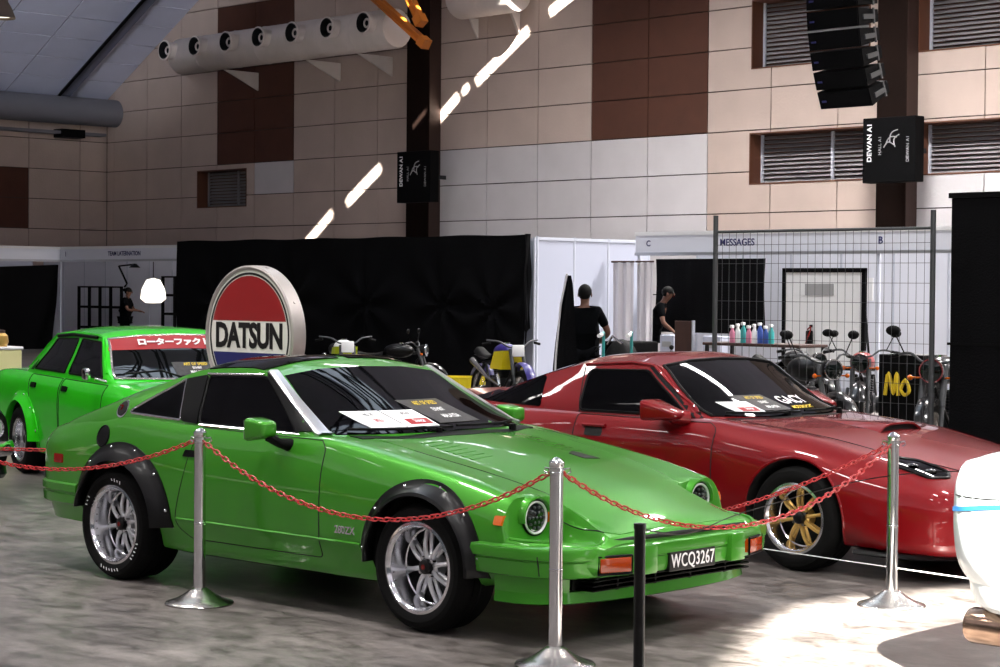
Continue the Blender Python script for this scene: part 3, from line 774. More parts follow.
gk = [
 K(-.50, (0,.70),(.4,.70),(.58,.72),(.585,.76),(.58,.78),(.56,.79),(.3,.81),(0,.82)),
 K(-.62, (0,.70),(.4,.70),(.655,.72),(.665,.80),(.66,.815),(.65,.83),(.34,.872),(0,.885)),
 K(-.84, (0,.70),(.4,.70),(.735,.72),(.735,.82),(.727,.85),(.715,.868),(.37,.95),(0,.972)),
 K(-1.10, (0,.70),(.4,.70),(.745,.72),(.745,.83),(.70,.92),(.642,1.008),(.36,1.062),(0,1.080)),
 K(-1.34, (0,.70),(.4,.70),(.745,.72),(.746,.84),(.665,.99),(.578,1.142),(.33,1.170),(0,1.180)),
 K(-1.50, (0,.70),(.4,.70),(.745,.72),(.747,.85),(.662,1.01),(.574,1.160),(.33,1.203),(0,1.215)),
 K(-1.87, (0,.70),(.4,.70),(.747,.72),(.750,.86),(.665,1.00),(.575,1.140),(.33,1.188),(0,1.200)),
 K(-2.10, (0,.70),(.4,.70),(.75,.72),(.758,.875),(.69,.985),(.590,1.083),(.34,1.130),(0,1.142)),
 K(-2.45, (0,.70),(.4,.70),(.755,.72),(.765,.86),(.728,.93),(.625,.985),(.36,1.015),(0,1.028)),
 K(-2.80, (0,.70),(.4,.70),(.725,.72),(.738,.80),(.712,.848),(.63,.872),(.38,.90),(0,.912)),
 K(-3.05, (0,.70),(.4,.70),(.66,.71),(.69,.745),(.665,.775),(.60,.79),(.36,.815),(0,.825)),
 K(-3.14, (0,.70),(.4,.70),(.62,.705),(.64,.72),(.62,.745),(.56,.760),(.34,.775),(0,.782)),
]
roof, gv = make_shell('roof', gk, G_, zx, step=.035, sub=5, crease=(5,))
BG = M['black_glass']
def zx_edge(z): return .715+(.578-.715)*(z-.868)/(1.142-.868)
ws = [(-.66, .860), (-.35, .86), (0, .86), (.35, .86), (.66, .860), (zx_edge(1.0)-.06, 1.0), (zx_edge(1.125)-.055, 1.128), (.3, 1.155), (0, 1.163), (-.3, 1.155), (-zx_edge(1.125)+.055, 1.128), (-zx_edge(1.0)+.06, 1.0)]
q = MB(); panel(q, gv, ws, 'x', 1, .003, .06); wsh = q.build('windshield', BG, zx)
for s in (-1, 1):
    q = MB(); pl = [(zx_edge(z)+.002, z) for z in (.865, .95, 1.05, 1.138)]+[(zx_edge(z)-.056, z) for z in (1.134, 1.05, .95, .862)]
    rows = []
    for x, y, z, yi in ((-.80, .722, .858, .672), (-.84, .715, .868, .668), (-1.10, .642, 1.008, .598), (-1.34, .578, 1.142, .536), (-1.36, .574, 1.146, .532)):
        loc, nor = cast(gv, (s*yi, z+.002), 'x', 1); rows.append([(x+.000, s*(y+.005), z-.010), (x+.006, s*(y+.010), z+.004), (x+.014, s*(y-.004), z+.014), (loc.x+.008, s*yi, loc.z+.010), (loc.x-.004, s*yi, loc.z-.004)])
    q.add([p for r in rows for p in r], [(i*5+k, i*5+k+1, (i+1)*5+k+1, (i+1)*5+k) for i in range(4) for k in range(4)]); q.build('pillar_trim', M['bright_trim'], zx)
    q = MB(); panel(q, gv, [(-.86, .872), (-.96, .868), (-1.345, 1.126), (-1.35, 1.14), (-1.30, 1.115)], 'y', s, .008, .03, .004); q.build('pillar_seal', M['black_plastic'], zx)
    # side glass
    dw = rpoly([(-1.705, .868), (-.95, .858), (-1.335, 1.118), (-1.80, 1.108)], [.03, .01, .03, .03])
    q = MB(); panel(q, gv, dw, 'y', s, .003, .06); w = q.build('side_window', BG, zx)
    q = MB(); seam(q, gv, dw, 'y', s, .008, .002, True); q.build('window_trim', M['black_plastic'], w)
    q = MB(); seam(q, gv, [(-1.70, .862), (-.93, .852)], 'y', s, .006, .006); seam(q, gv, [(-1.37, 1.13), (-1.82, 1.118)], 'y', s, .006, .006); q.build('belt_trim', M['chrome'], w)
    q = MB(); panel(q, gv, rpoly([(-1.845, .874), (-1.715, .866), (-1.812, 1.112), (-1.975, 1.085)], .012), 'y', s, .012, .05, .012); q.build('pillar_panel', M['black_plastic'], zx)
    qw = rpoly([(-2.30, .900), (-1.862, .880), (-1.985, 1.090)], [.035, .02, .02])
    q = MB(); panel(q, gv, qw, 'y', s, .003, .05); w = q.build('quarter_window', BG, zx)
    q = MB(); seam(q, gv, qw, 'y', s, .007, .002, True); q.build('window_trim', M['chrome'], w)
    q = MB(); panel(q, gv, [(-1.40, s*.57), (-1.84, s*.57), (-1.84, s*.035), (-1.42, s*.035)], 'z', 1, .006, .05, .006); q.build('roof_panel', M['black_glass'], zx)
    # door
    dp = rpoly([(-.69, .275), (-.69, .80), (-.735, .838), (-1.66, .852), (-1.735, .62), (-1.81, .40), (-1.80, .33), (-1.70, .275)], [.03, .02, .01, .02, .1, .05, .05, .03])
    q = MB(); panel(q, bv, dp, 'y', s, .0015, .05, .004); d = q.build('door', G_, zx, sharp=28)
    q = MB(); seam(q, bv, dp, 'y', s, .0028, .001, True); q.build('door_gap', M['seam'], d)
    q = MB(); panel(q, bv, rpoly([(-1.755, .70), (-1.625, .70), (-1.61, .735), (-1.74, .735)], .006), 'y', s, .006, .03); q.build('door_handle', M['black_plastic'], d)
    q = MB(); seam(q, bv, [(-.40, .366), (-1.80, .373)], 'y', s, .009, -.001); q.build('side_crease', G_, zx)
    side_mirror(zx, -1.02, s*.885, .862, s, G_)
    flare(zx, bv, 0.005, .305, .328, .400, s, -.05, PI+.02, .872)
    flare(zx, bv, -2.275, .31, .338, .435, s, .02, PI-.2, .890)
    q = MB(); panel(q, bv, rpoly([(.455, .532), (.545, .532), (.545, .572), (.455, .572)], .008), 'y', s, .010, .03, .01); q.build('side_marker', M['lens_amber'], zx)
    q = MB(); panel(q, bv, rpoly([(-2.92, .595), (-2.83, .595), (-2.83, .645), (-2.92, .645)], .008), 'y', s, .008, .03, .01); q.build('rear_side_marker', M['lens_red'], zx)
    # headlight in its scoop
    hx, hy, hz = .512, s*.605, .556; q = MB()
    q.lathe([(.084, -.04), (.084, .010), (.079, .013), (.076, .01), (.076, -.02)], 36, 'x', (hx, hy, hz)); h = q.build('headlight', M['black_plastic'], zx)
    q = MB(); q.lathe([(.083, -.03), (.083, .02), (.088, .028), (.096, .026), (.104, .0), (.105, -.03)], 36, 'x', (hx, hy, hz), 0, -.2 if s > 0 else .35, (PI-.35) if s > 0 else PI+.2); q.build('headlight_brow', G_, zx)
    MB().lathe([(.066, .012), (.071, .018), (.076, .014), (.076, .0), (.066, .0)], 36, 'x', (hx, hy, hz), closed=True).build('ring', M['white'], h)
    q = MB(); q.lathe([(1e-4, .02), (.035, .017), (.066, .008)], 28, 'x', (hx, hy, hz), 0)
    for a, r in [(0, 0)]+[(2*PI*k/6, .025) for k in range(6)]+[(2*PI*k/10, .048) for k in range(10)]: q.sphere((hx+.016-.1*r*r, hy+r*math.cos(a), hz+r*math.sin(a)), .0075, 8, 5, 1)
    q.build('lens', [M['lens_dark'], M['galv']], h)
    q = MB(); P_ = []
    for p in resample(cr_path([(.535, s*.79), (.62, s*.778), (.70, s*.752), (.77, s*.705), (.83, s*.63), (.862, s*.565), (.85, s*.52)], 4), .02):
        loc, nor = cast(bv, p, 'z', 1); P_.append(loc+nor*.001)
    q.tube(P_, .009, 8); q.build('scoop_rim', G_, zx)
    # hood louvres
    q = MB()
    for k in range(7):
        x = -.42+.055*k; panel(q, bv, [(x, s*.26), (x+.02, s*.26), (x+.02, s*.40), (x, s*.40)], 'z', 1, .004, .05, .004, 0)
    q.build('hood_louvres', G_, zx, smooth=False)
# hood
hd = rpoly([(-.64, .56), (-.30, .56), (.2, .52), (.46, .472), (.84, .505), (.878, .44), (.888, 0), (.878, -.44), (.84, -.505), (.46, -.472), (.2, -.52), (-.30, -.56), (-.64, -.56), (-.55, 0)], [.03, 0, 0, 0, .03, 0, 0, 0, .03, 0, 0, 0, .03, .0])
q = MB(); panel(q, bv, hd, 'z', 1, .002, .05, .004); h = q.build('hood', G_, zx, sharp=28)
q = MB(); seam(q, bv, [(-.30, .56), (.2, .52), (.46, .472), (.84, .505)], 'z', 1, .003); q.build('hood_gap', M['seam'], h); q = MB(); seam(q, bv, [(-.30, -.56), (.2, -.52), (.46, -.472), (.84, -.505)], 'z', 1, .003); q.build('hood_gap', M['seam'], h)
q = MB()
for s in (1,):
    panel(q, bv, [(-.05, s*.30), (.10, s*.34), (.10, s*.22), (-.0, s*.22)], 'z', 1, .005, .04, .004)
q.build('hood_vent', M['seam'], h)
q = MB(); panel(q, bv, [(-.70, -.62), (-.60, -.62), (-.50, -.3), (-.47, 0), (-.50, .3), (-.60, .62), (-.70, .62), (-.66, 0)], 'z', 1, .004, .06, .004); q.build('cowl_grille', M['black_plastic'], zx)
def glass_wiper(parent, bvh, yz, base):
    P = [cast(bvh, p, 'x', 1)[0]+Vector((.012, 0, .014)) for p in resample(yz, .05)]
    q = MB(); q.tube(P, .007, 6); q.tube([Vector(base), (Vector(base)+P[len(P)//2])/2+Vector((0, 0, .012)), P[len(P)//2]], .008, 6); q.lathe([(1e-4, -.02), (.02, -.02), (.018, .015), (1e-4, .02)], 10, 'z', base); q.build('wiper', M['black_plastic'], parent)
glass_wiper(zx, gv, [(-.60, .872), (-.30, .868), (-.02, .868)], (-.575, -.12, .866)); glass_wiper(zx, gv, [(.02, .872), (.30, .868), (.56, .872)], (-.565, .42, .862))
q = MB(); seam(q, bv, [(-.30, .64), (-.55, .66)], 'z', 1, .002); q.build('washer_line', M['seam'], zx)
# bumpers, air dam, grille
fp = cr_path([(.34, -.812), (.55, -.812), (.68, -.796), (.79, -.740), (.855, -.63), (.898, -.43), (.918, -.2), (.922, 0)], 6)
fp = fp+[(x, -y) for x, y in fp[:-1][::-1]]
bp = [(-.10, .325), (.004, .318), (.014, .324), (.020, .352), (.022, .388), (.017, .391), (.018, .395), (.028, .399), (.032, .43), (.026, .448), (.01, .456), (-.10, .464)]
mb = plan_sweep(fp, bp); pbv = bvh_of(mb); fb = mb.build('front_bumper', G_, zx, sharp=30)
q = MB()
for s in (-1, 1):
    F2 = Matrix.Translation((.898, s*.515, .374)) @ Matrix.Rotation(s*.30, 4, 'Z')
    q2 = MB(); q2.bbox((-.03, -.082, -.033), (.032, .082, .033), .006, 0, F2); ft = q2.build('turn_signal', M['lens_orange'], fb)
    q2 = MB(); q2.tube([F2 @ Vector((.024, a, b)) for a, b in ((-.088, -.039), (.088, -.039), (.088, .039), (-.088, .039))], .006, 6, 0, True); q2.build('signal_frame', M['black_plastic'], ft)
    q2 = MB(); q2.bbox((.88, s*.275, .318), (.966, s*.385, .450), .012); q2.build('bumper_guard', G_, fb, sharp=40)
    q = MB(); seam(q, pbv, [(.72, .33), (.72, .45)], 'y', s, .003); q.build('bumper_gap', M['seam'], fb)
q = MB(); q.tube(cr_path([(.884, -.50, .474), (.905, -.2, .476), (.909, 0, .477), (.905, .2, .476), (.884, .50, .474)], 4), .011, 8); q.build('nose_gap', M['seam'], zx)
ap = cr_path([(.45, -.798), (.54, -.794), (.64, -.765), (.74, -.66), (.80, -.45), (.825, -.2), (.83, 0)], 6); ap = ap+[(x, -y) for x, y in ap[:-1][::-1]]
mb = plan_sweep(ap, [(-.08, .195), (-.012, .19), (.002, .197), (-.006, .245), (-.03, .25), (-.08, .25)])
mb.build('air_dam', G_, zx, sharp=30)
for s in (-1, 1):
    pa = [p for p in ap if s*p[1] < -.60 or False]; pa = [p for p in ap if p[1]*s > .60]
    mb = plan_sweep(pa, [(-.10, .235), (-.006, .24), (-.0, .33), (-.10, .335)]); mb.build('air_dam_side', G_, zx, sharp=30)
q = MB(); q.box((.66, -.60, .235), (.74, .60, .33)); q.build('grille_back', M['seam'], zx, smooth=False)
q = MB()
for k in range(4): q.bbox((.72, -.58+.02*0, .25+.021*k), (.845-.0*k, .58, .257+.021*k), .003)
for y in (-.4, -.13, .13, .4): q.box((.72, y-.006, .245), (.835, y+.006, .325))
q.build('grille', M['black_plastic'], zx, smooth=False)
t2 = MB().lathe([(1e-4, .0), (.03, 0), (.034, .03), (.03, .05), (1e-4, .055)], 16, 'x', (.76, -.50, .285)).build('fog_lamp', M['lens_dark'], zx)
q = MB(); q.bbox((.915, -.175, .312), (.952, .165, .400), .004); pl = q.build('number_plate', M['ink_black'], zx, smooth=False)
q = MB(); text_mb(q, 'WCQ3267', .088, frame((.9535, -.005, .356), (0, 1, 0), (0, 0, 1)), 0, .001, .0004, sx=.76, space=1.08); q.build('plate_lettering', M['white'], pl, smooth=False)
rp = cr_path([(-2.66, -.825), (-2.85, -.805), (-3.02, -.77), (-3.14, -.70), (-3.20, -.58), (-3.235, -.35), (-3.24, 0)], 6); rp = rp+[(x, -y) for x, y in rp[:-1][::-1]]
rp = [(x, -y) for x, y in rp]
mb = plan_sweep(rp, [(-.08, .375), (.006, .37), (.016, .38), (.018, .425), (.01, .43), (.012, .437), (.022, .445), (.022, .482), (.01, .492), (-.08, .495)]); mb.build('rear_bumper', G_, zx, sharp=30)
mb = plan_sweep([(x*1.0+.03, y) for x, y in rp], [(-.1, .285), (-.03, .28), (-.005, .37), (-.1, .38)]); mb.build('rear_valance', G_, zx, sharp=30)
q = MB(); panel(q, bv, rpoly([(-.66, .55), (.66, .55), (.62, .67), (-.62, .67)], .02), 'x', -1, .006, .06); q.build('tail_lights', M['lens_red'], zx)
# fuel flap, roundel, script
for s in (-1,):
    q = MB(); pts = [(-2.46+.052*math.cos(a), .765+.056*math.sin(a)) for a in [2*PI*k/28 for k in range(28)]]; panel(q, bv, pts, 'y', s, .004, .03, .004); f = q.build('fuel_flap', M['black_satin'], zx)
    q = MB(); seam(q, bv, pts, 'y', s, .005, .003, True); q.build('flap_ring', M['black_plastic'], f)
    for rr_, mm, of in ((.046, 'chrome', .004), (.037, 'ink_black', .007)):
        q = MB(); pts = [(-2.365+rr_*math.cos(a), .915+rr_*math.sin(a)) for a in [2*PI*k/28 for k in range(28)]]; panel(q, gv, pts, 'y', s, of, .03, .004); f = q.build('roundel', M[mm], zx)
    q = MB(); loc, nor = cast(gv, (-2.365, .915), 'y', s); text_mb(q, 'Z', .05, frame(loc+nor*.009, Vector((1, 0, 0)), Vector((0, 0, 1))), 0, .002, .001); q.build('roundel_letter', M['lens_red'], f, smooth=False)
    q = MB(); loc, nor = cast(bv, (-.505, .425), 'y', s); text_mb(q, '280ZX', .05, frame(loc+nor*.002, (1, 0, 0), (0, 0, 1)), 0, .002, .001); q.build('script_badge', M['chrome'], zx, smooth=False)
# wheels
for s in (-1, 1):
    wheel(zx, 0, s*.838, s, .298, .2105, .25, 'silver_spoke', cap='red'); wheel(zx, -2.32, s*.845, s, .298, .2105, .27, 'silver_spoke', cap='red', letters=True)
# papers behind the windscreen
def ws_quad(mb, bvh, y0, y1, z0, z1, off, mi, lean=0.):
    panel(mb, bvh, [(y0, z0), (y1, z0), (y1+lean, z1), (y0+lean, z1)], 'x', 1, off, .06, .001, mi)
def ws_text(mb, bvh, s, size, y, z, off, mi, sx=1.):
    t_ = MB(); text_mb(t_, s, size, Matrix.Identity(4), mi, 0, size*.02, sx=sx); vs = []
    for p in t_.v:
        loc, nor = cast(bvh, (y+p[0], z+p[1]), 'x', 1); vs.append(loc+nor*off)
    mb.add(vs, t_.f, mi)
PM_ = [M['paper'], M['red_ink'], M['flyer'], M['yellow_ink'], M['ink_black'], M['white']]
q = MB(); ws_quad(q, gv, -.47, -.285, .884, .956, .006, 0, -.02); ws_text(q, gv, 'NO. 89', .016, -.385, .938, .009, 4); ws_text(q, gv, '280ZX', .016, -.38, .912, .009, 1); q.build('info_card', PM_, wsh, smooth=False)
q = MB(); ws_quad(q, gv, -.275, -.07, .884, .956, .006, 0, -.02); ws_quad(q, gv, -.235, -.09, .894, .917, .007, 1); ws_text(q, gv, 'BEST OF', .015, -.18, .938, .009, 4); ws_text(q, gv, 'Showcar', .020, -.163, .9055, .010, 5); q.build('entry_card', PM_, wsh, smooth=False)
q = MB(); ws_quad(q, gv, -.04, .27, .895, 1.000, .0045, 2, -.07); ws_text(q, gv, 'ART OF SPEED', .023, .06, .980, .008, 3, 1.15); ws_text(q, gv, 'EXHIBIT', .020, .085, .950, .008, 5, 1.2); ws_text(q, gv, 'MALAYSIA', .021, .10, .920, .008, 5, 1.3); q.build('show_flyer', PM_, wsh, smooth=False)

# ---------------------------------------------------------------- red coupe
rx = thing('sports_coupe', 'dark red wide bodied coupe with gold spoke wheels and a hood scoop', 'car', (-6.969, 9.891, 0), .05)
R_ = M['paint_red']
rk = [
 K(-3.28, (0,.42),(.40,.42),(.52,.44),(.60,.48),(.62,.52),(.63,.62),(.61,.72),(.56,.78),(.45,.80),(.30,.81),(.15,.815),(0,.815)),
 K(-3.20, (0,.34),(.50,.34),(.66,.36),(.73,.42),(.75,.48),(.76,.62),(.74,.74),(.68,.815),(.54,.835),(.36,.845),(.18,.85),(0,.85)),
 K(-3.00, (0,.26),(.60,.26),(.74,.27),(.80,.34),(.82,.42),(.83,.60),(.80,.745),(.72,.82),(.58,.845),(.40,.85),(.2,.855),(0,.855)),
 K(-2.70, (0,.20),(.62,.20),(.78,.21),(.84,.30),(.86,.40),(.865,.58),(.83,.745),(.735,.822),(.60,.84),(.40,.84),(.2,.84),(0,.84)),
 K(-2.35, (0,.17),(.62,.17),(.79,.18),(.85,.28),(.868,.40),(.87,.58),(.83,.745),(.738,.822),(.60,.83),(.40,.83),(.2,.83),(0,.83)),
 K(-2.00, (0,.17),(.62,.17),(.78,.18),(.82,.27),(.84,.38),(.84,.57),(.80,.74),(.738,.818),(.60,.82),(.40,.82),(.2,.82),(0,.82)),
 K(-1.70, (0,.17),(.62,.17),(.76,.18),(.79,.26),(.805,.36),(.808,.56),(.785,.73),(.735,.812),(.60,.82),(.40,.82),(.2,.82),(0,.82)),
 K(-.75, (0,.17),(.62,.17),(.76,.18),(.79,.26),(.805,.36),(.812,.55),(.79,.72),(.73,.812),(.60,.825),(.40,.83),(.2,.835),(0,.838)),
 K(-.42, (0,.17),(.62,.17),(.78,.18),(.82,.27),(.838,.37),(.842,.54),(.81,.70),(.725,.788),(.60,.80),(.40,.81),(.2,.815),(0,.82)),
 K(0.0, (0,.17),(.62,.17),(.79,.18),(.84,.28),(.860,.38),(.864,.54),(.82,.67),(.72,.748),(.60,.758),(.40,.775),(.2,.788),(0,.792)),
 K(.38, (0,.17),(.62,.17),(.80,.18),(.85,.25),(.862,.34),(.862,.48),(.81,.60),(.71,.672),(.58,.69),(.38,.712),(.2,.725),(0,.730)),
 K(.65, (0,.16),(.62,.16),(.80,.165),(.845,.20),(.852,.28),(.848,.43),(.80,.545),(.70,.608),(.56,.632),(.36,.655),(.2,.667),(0,.672)),
 K(.88, (0,.16),(.60,.16),(.775,.165),(.805,.19),(.812,.27),(.81,.41),(.77,.50),(.67,.545),(.54,.562),(.36,.58),(.2,.59),(0,.595)),
 K(.98, (0,.16),(.55,.16),(.68,.165),(.715,.19),(.725,.27),(.725,.39),(.70,.46),(.62,.498),(.50,.515),(.34,.53),(.18,.54),(0,.545)),
 K(1.05, (0,.165),(.45,.165),(.56,.17),(.59,.20),(.60,.27),(.60,.37),(.575,.43),(.52,.462),(.44,.475),(.30,.485),(.16,.49),(0,.495)),
 K(1.09, (0,.19),(.32,.19),(.42,.20),(.44,.22),(.45,.28),(.45,.35),(.43,.39),(.39,.415),(.32,.425),(.22,.435),(.1,.44),(0,.44)),
]
body, bv2 = make_shell('body', rk, R_, rx, (0, -2.42), .335, .302, step=.03, sub=4, crease=())
rg = [
 K(-.46, (0,.66),(.4,.66),(.55,.68),(.56,.73),(.555,.75),(.54,.76),(.3,.785),(0,.80)),
 K(-.58, (0,.66),(.4,.66),(.62,.68),(.64,.77),(.635,.785),(.625,.80),(.34,.845),(0,.862)),
 K(-.78, (0,.66),(.4,.66),(.715,.68),(.716,.79),(.71,.82),(.70,.838),(.37,.925),(0,.948)),
 K(-1.00, (0,.66),(.4,.66),(.722,.68),(.722,.80),(.68,.90),(.632,.985),(.36,1.045),(0,1.065)),
 K(-1.20, (0,.66),(.4,.66),(.724,.68),(.724,.81),(.655,.98),(.575,1.122),(.33,1.152),(0,1.165)),
 K(-1.40, (0,.66),(.4,.66),(.724,.68),(.724,.815),(.645,.99),(.560,1.138),(.33,1.178),(0,1.190)),
 K(-1.80, (0,.66),(.4,.66),(.724,.68),(.724,.818),(.645,.975),(.560,1.108),(.33,1.155),(0,1.170)),
 K(-2.05, (0,.66),(.4,.66),(.724,.68),(.724,.818),(.645,.95),(.560,1.052),(.33,1.100),(0,1.115)),
 K(-2.45, (0,.66),(.4,.66),(.72,.68),(.722,.81),(.66,.875),(.575,.935),(.34,.975),(0,.988)),
 K(-2.85, (0,.66),(.4,.66),(.70,.68),(.70,.79),(.66,.82),(.575,.840),(.36,.862),(0,.872)),
 K(-3.02, (0,.66),(.4,.66),(.66,.68),(.66,.76),(.63,.79),(.55,.800),(.34,.815),(0,.82)),
]
roof, gv2 = make_shell('roof', rg, R_, rx, step=.035, sub=5, crease=(5,))
def rx_edge(z): return .70+(.575-.70)*(z-.838)/(1.122-.838)
ws = [(-.655, .832), (-.35, .825), (0, .82), (.35, .825), (.655, .832), (rx_edge(.98)-.03, .98), (rx_edge(1.11)-.025, 1.115), (.3, 1.142), (0, 1.15), (-.3, 1.142), (-rx_edge(1.11)+.025, 1.115), (-rx_edge(.98)+.03, .98)]
q = MB(); panel(q, gv2, ws, 'x', 1, .003, .06); wsr = q.build('windshield', BG, rx)
q = MB(); seam(q, gv2, [(-.655, .832), (-rx_edge(.98)+.03, .98), (-rx_edge(1.11)+.025, 1.115), (-.3, 1.142), (0, 1.15), (.3, 1.142), (rx_edge(1.11)-.025, 1.115), (rx_edge(.98)-.03, .98), (.655, .832)], 'x', 1, .010, .004); q.build('windshield_trim', M['black_plastic'], wsr)
q = MB(); seam(q, gv2, [(rx_edge(.85)-.002, .85), (rx_edge(.98)-.004, .98), (rx_edge(1.11)-.004, 1.112)], 'x', 1, .006, .006); q.build('pillar_trim', M['chrome'], wsr)
hg = [(-1.98, .50), (-2.42, .54), (-2.80, .55), (-2.84, 0), (-2.80, -.55), (-2.42, -.54), (-1.98, -.50), (-1.94, 0)]
q = MB(); panel(q, gv2, hg, 'z', 1, .004, .06); q.build('hatch_glass', BG, rx)
for s in (-1, 1):
    q = MB(); panel(q, gv2, [(-.73, .812), (-.80, .812), (-1.255, 1.108), (-1.205, 1.112)], 'y', s, .003, .04, .003); q.build('pillar_trim', M['black_plastic'], rx)
    dw = rpoly([(-1.70, .828), (-.86, .832), (-1.25, 1.085), (-1.735, 1.075)], [.03, .015, .03, .05])
    q = MB(); panel(q, gv2, dw, 'y', s, .003, .06); w = q.build('side_window', BG, rx)
    q = MB(); seam(q, gv2, dw, 'y', s, .009, .001, True); q.build('window_trim', M['black_plastic'], w)
    q = MB(); seam(q, gv2, [(-.80, .850), (-1.215, 1.115), (-1.40, 1.130), (-1.78, 1.105)], 'y', s, .010, .004); q.build('drip_rail', R_, rx)
    qw = rpoly([(-2.56, .850), (-2.03, .835), (-2.10, 1.025), (-2.16, 1.022)], [.01, .03, .03, .01])
    q = MB(); panel(q, gv2, qw, 'y', s, .004, .05); q.build('quarter_window', BG, rx)
    q = MB(); panel(q, gv2, [(-2.10, 1.03), (-2.16, 1.03), (-2.55, .86), (-2.80, .815), (-2.82, .83), (-2.5, .93), (-2.16, 1.04)], 'y', s, .0045, .05); q.build('hatch_glass', BG, rx)
    dp = rpoly([(-.60, .25), (-.60, .77), (-.66, .80), (-1.69, .808), (-1.70, .40), (-1.66, .25)], [.03, .03, .01, .02, .06, .04])
    q = MB(); panel(q, bv2, dp, 'y', s, .0015, .05, .004); d = q.build('door', R_, rx, sharp=28)
    q = MB(); seam(q, bv2, dp, 'y', s, .0035, .001, True); seam(q, gv2, [(-1.70, .815), (-1.78, 1.09)], 'y', s, .0035, .001); q.build('door_gap', M['seam'], d)
    hp = rpoly([(-1.60, .68), (-1.46, .68), (-1.46, .735), (-1.60, .735)], .02)
    q = MB(); panel(q, bv2, hp, 'y', s, .002, .03); q.build('handle_recess', M['seam'], d)
    q = MB(); seam(q, bv2, [(-1.62, .742), (-1.44, .742)], 'y', s, .012, .008); q.build('door_handle', R_, d)
    # wedge shaped door mirror
    q = MB(); bm = bmesh.new(); bmesh.ops.create_cube(bm, size=1)
    for v in bm.verts:
        f = v.co.x > 0; inn = v.co.y*s < 0
        v.co = (v.co.x*.20-.02*(0 if f else 1), v.co.y*.20*(.5 if f else 1)-(s*.04 if f else 0), v.co.z*.13*(.35 if f else 1)-(.03 if f else 0))
    bmesh.ops.bevel(bm, geom=bm.edges[:], offset=.022, segments=3, affect='EDGES', profile=.5)
    q.frombm(bm, 0, Matrix.Translation((-.93, s*.845, .868))); q.tube([(-.90, s*.82, .83), (-.84, s*.73, .82)], [.04, .05], 10)
    mo = q.build('wing_mirror', R_, rx, sharp=45); MB().box((-1.055, s*.845-.075, .825), (-1.05, s*.845+.075, .92)).build('mirror_glass', M['chrome'], mo, smooth=False)
    # front lamp pocket
    lp = rpoly([(.60, .585), (.66, .690), (.86, .760), (.90, .70), (.86, .56), (.72, .52)], .03)
    lp = rpoly([(s*.50, .60), (s*.74, .612), (s*.745, .545), (s*.70, .500), (s*.50, .525)], .02)
    lp = rpoly([(.52, s*.60), (.56, s*.71), (.79, s*.70), (.85, s*.60), (.80, s*.52), (.60, s*.53)], .03)
    q = MB(); panel(q, bv2, lp, 'z', 1, .004, .04); l = q.build('headlight', M['black_glass'], rx)
    q = MB(); seam(q, bv2, lp, 'z', 1, .009, .004, True); q.build('lamp_frame', M['black_satin'], l)
    q = MB()
    for k, (lx, ly) in enumerate(((.64, .63), (.74, .61))):
        loc, nor = cast(bv2, (lx, s*ly), 'z', 1); q.sphere(loc+nor*.004, .035, 14, 8, 0, (1, 1, .35))
    q.build('lamp', M['lens_dark'], l)
    q = MB(); panel(q, bv2, rpoly([(s*.50, .40), (s*.66, .40), (s*.66, .44), (s*.50, .44)], .008), 'x', 1, .005, .04); q.build('turn_signal', M['gold_spoke'], rx)
    q = MB(); N = 30; rows = []
    arc = [(.338*math.cos(a), .302+.338*math.sin(a)) for a in [-.30+(PI+.5)*k/N for k in range(N+1)]]
    for cx in (0, -2.42):
        q = MB(); seam(q, bv2, [(cx+x*1.015, .302+(z-.302)*1.015) for x, z in arc if z > .19], 'y', s, .008, -.002); q.build('arch_lip', R_, rx)
    # fender crease behind the arch
    wheel(rx, 0, s*.845, s, .298, .200, .25, 'gold_spoke'); wheel(rx, -2.42, s*.85, s, .298, .200, .27, 'gold_spoke')
# hood, scoop
hd = rpoly([(-.60, .60), (0, .61), (.55, .56), (.86, .42), (.93, 0), (.86, -.42), (.55, -.56), (0, -.61), (-.60, -.60), (-.50, 0)], [.03, 0, .1, .1, .1, .1, .1, 0, .03, 0])
q = MB(); panel(q, bv2, hd, 'z', 1, .002, .05, .004); h = q.build('hood', R_, rx, sharp=28)
q = MB(); seam(q, bv2, hd, 'z', 1, .003, .001, True); q.build('hood_gap', M['seam'], h)
def scoop(u, v):
    x = -.45+.62*u; y = (v-.5)*2*(.12+.11*u); loc, nor = cast(bv2, (x, y), 'z', 1)
    e = max(0, 1-abs(2*v-1)**4); return (x, y, loc.z-.004+e*.045*(u**1.3))
q = MB(); q.grid(scoop, 16, 20); sc = q.build('hood_scoop', R_, h)
q = MB(); pts = [scoop(1, v/20) for v in range(21)]; base = [(p[0]+.0, p[1], cast(bv2, (p[0], p[1]), 'z', 1)[0].z) for p in pts]
q.add([(p[0]-.015, p[1], p[2]) for p in pts]+[(p[0]-.015, p[1], p[2]) for p in base], [(i, i+1, 22+i, 21+i) for i in range(20)]); q.build('scoop_mouth', M['seam'], sc)
q = MB(); q.tube(pts, .007, 6); q.build('scoop_lip', R_, sc)
q = MB(); panel(q, bv2, [(-.70, -.60), (-.58, -.62), (-.47, -.3), (-.44, 0), (-.47, .3), (-.58, .62), (-.70, .60), (-.66, 0)], 'z', 1, .003, .06, .004); q.build('cowl_grille', M['black_plastic'], rx)
glass_wiper(rx, gv2, [(-.58, .842), (-.30, .836), (-.04, .834)], (-.53, -.14, .842)); glass_wiper(rx, gv2, [(.02, .838), (.28, .836), (.54, .842)], (-.52, .40, .838))
q = MB(); panel(q, bv2, rpoly([(-.50, .22), (.50, .22), (.46, .36), (-.46, .36)], .03), 'x', 1, .004, .05); q.build('grille_opening', M['seam'], rx)
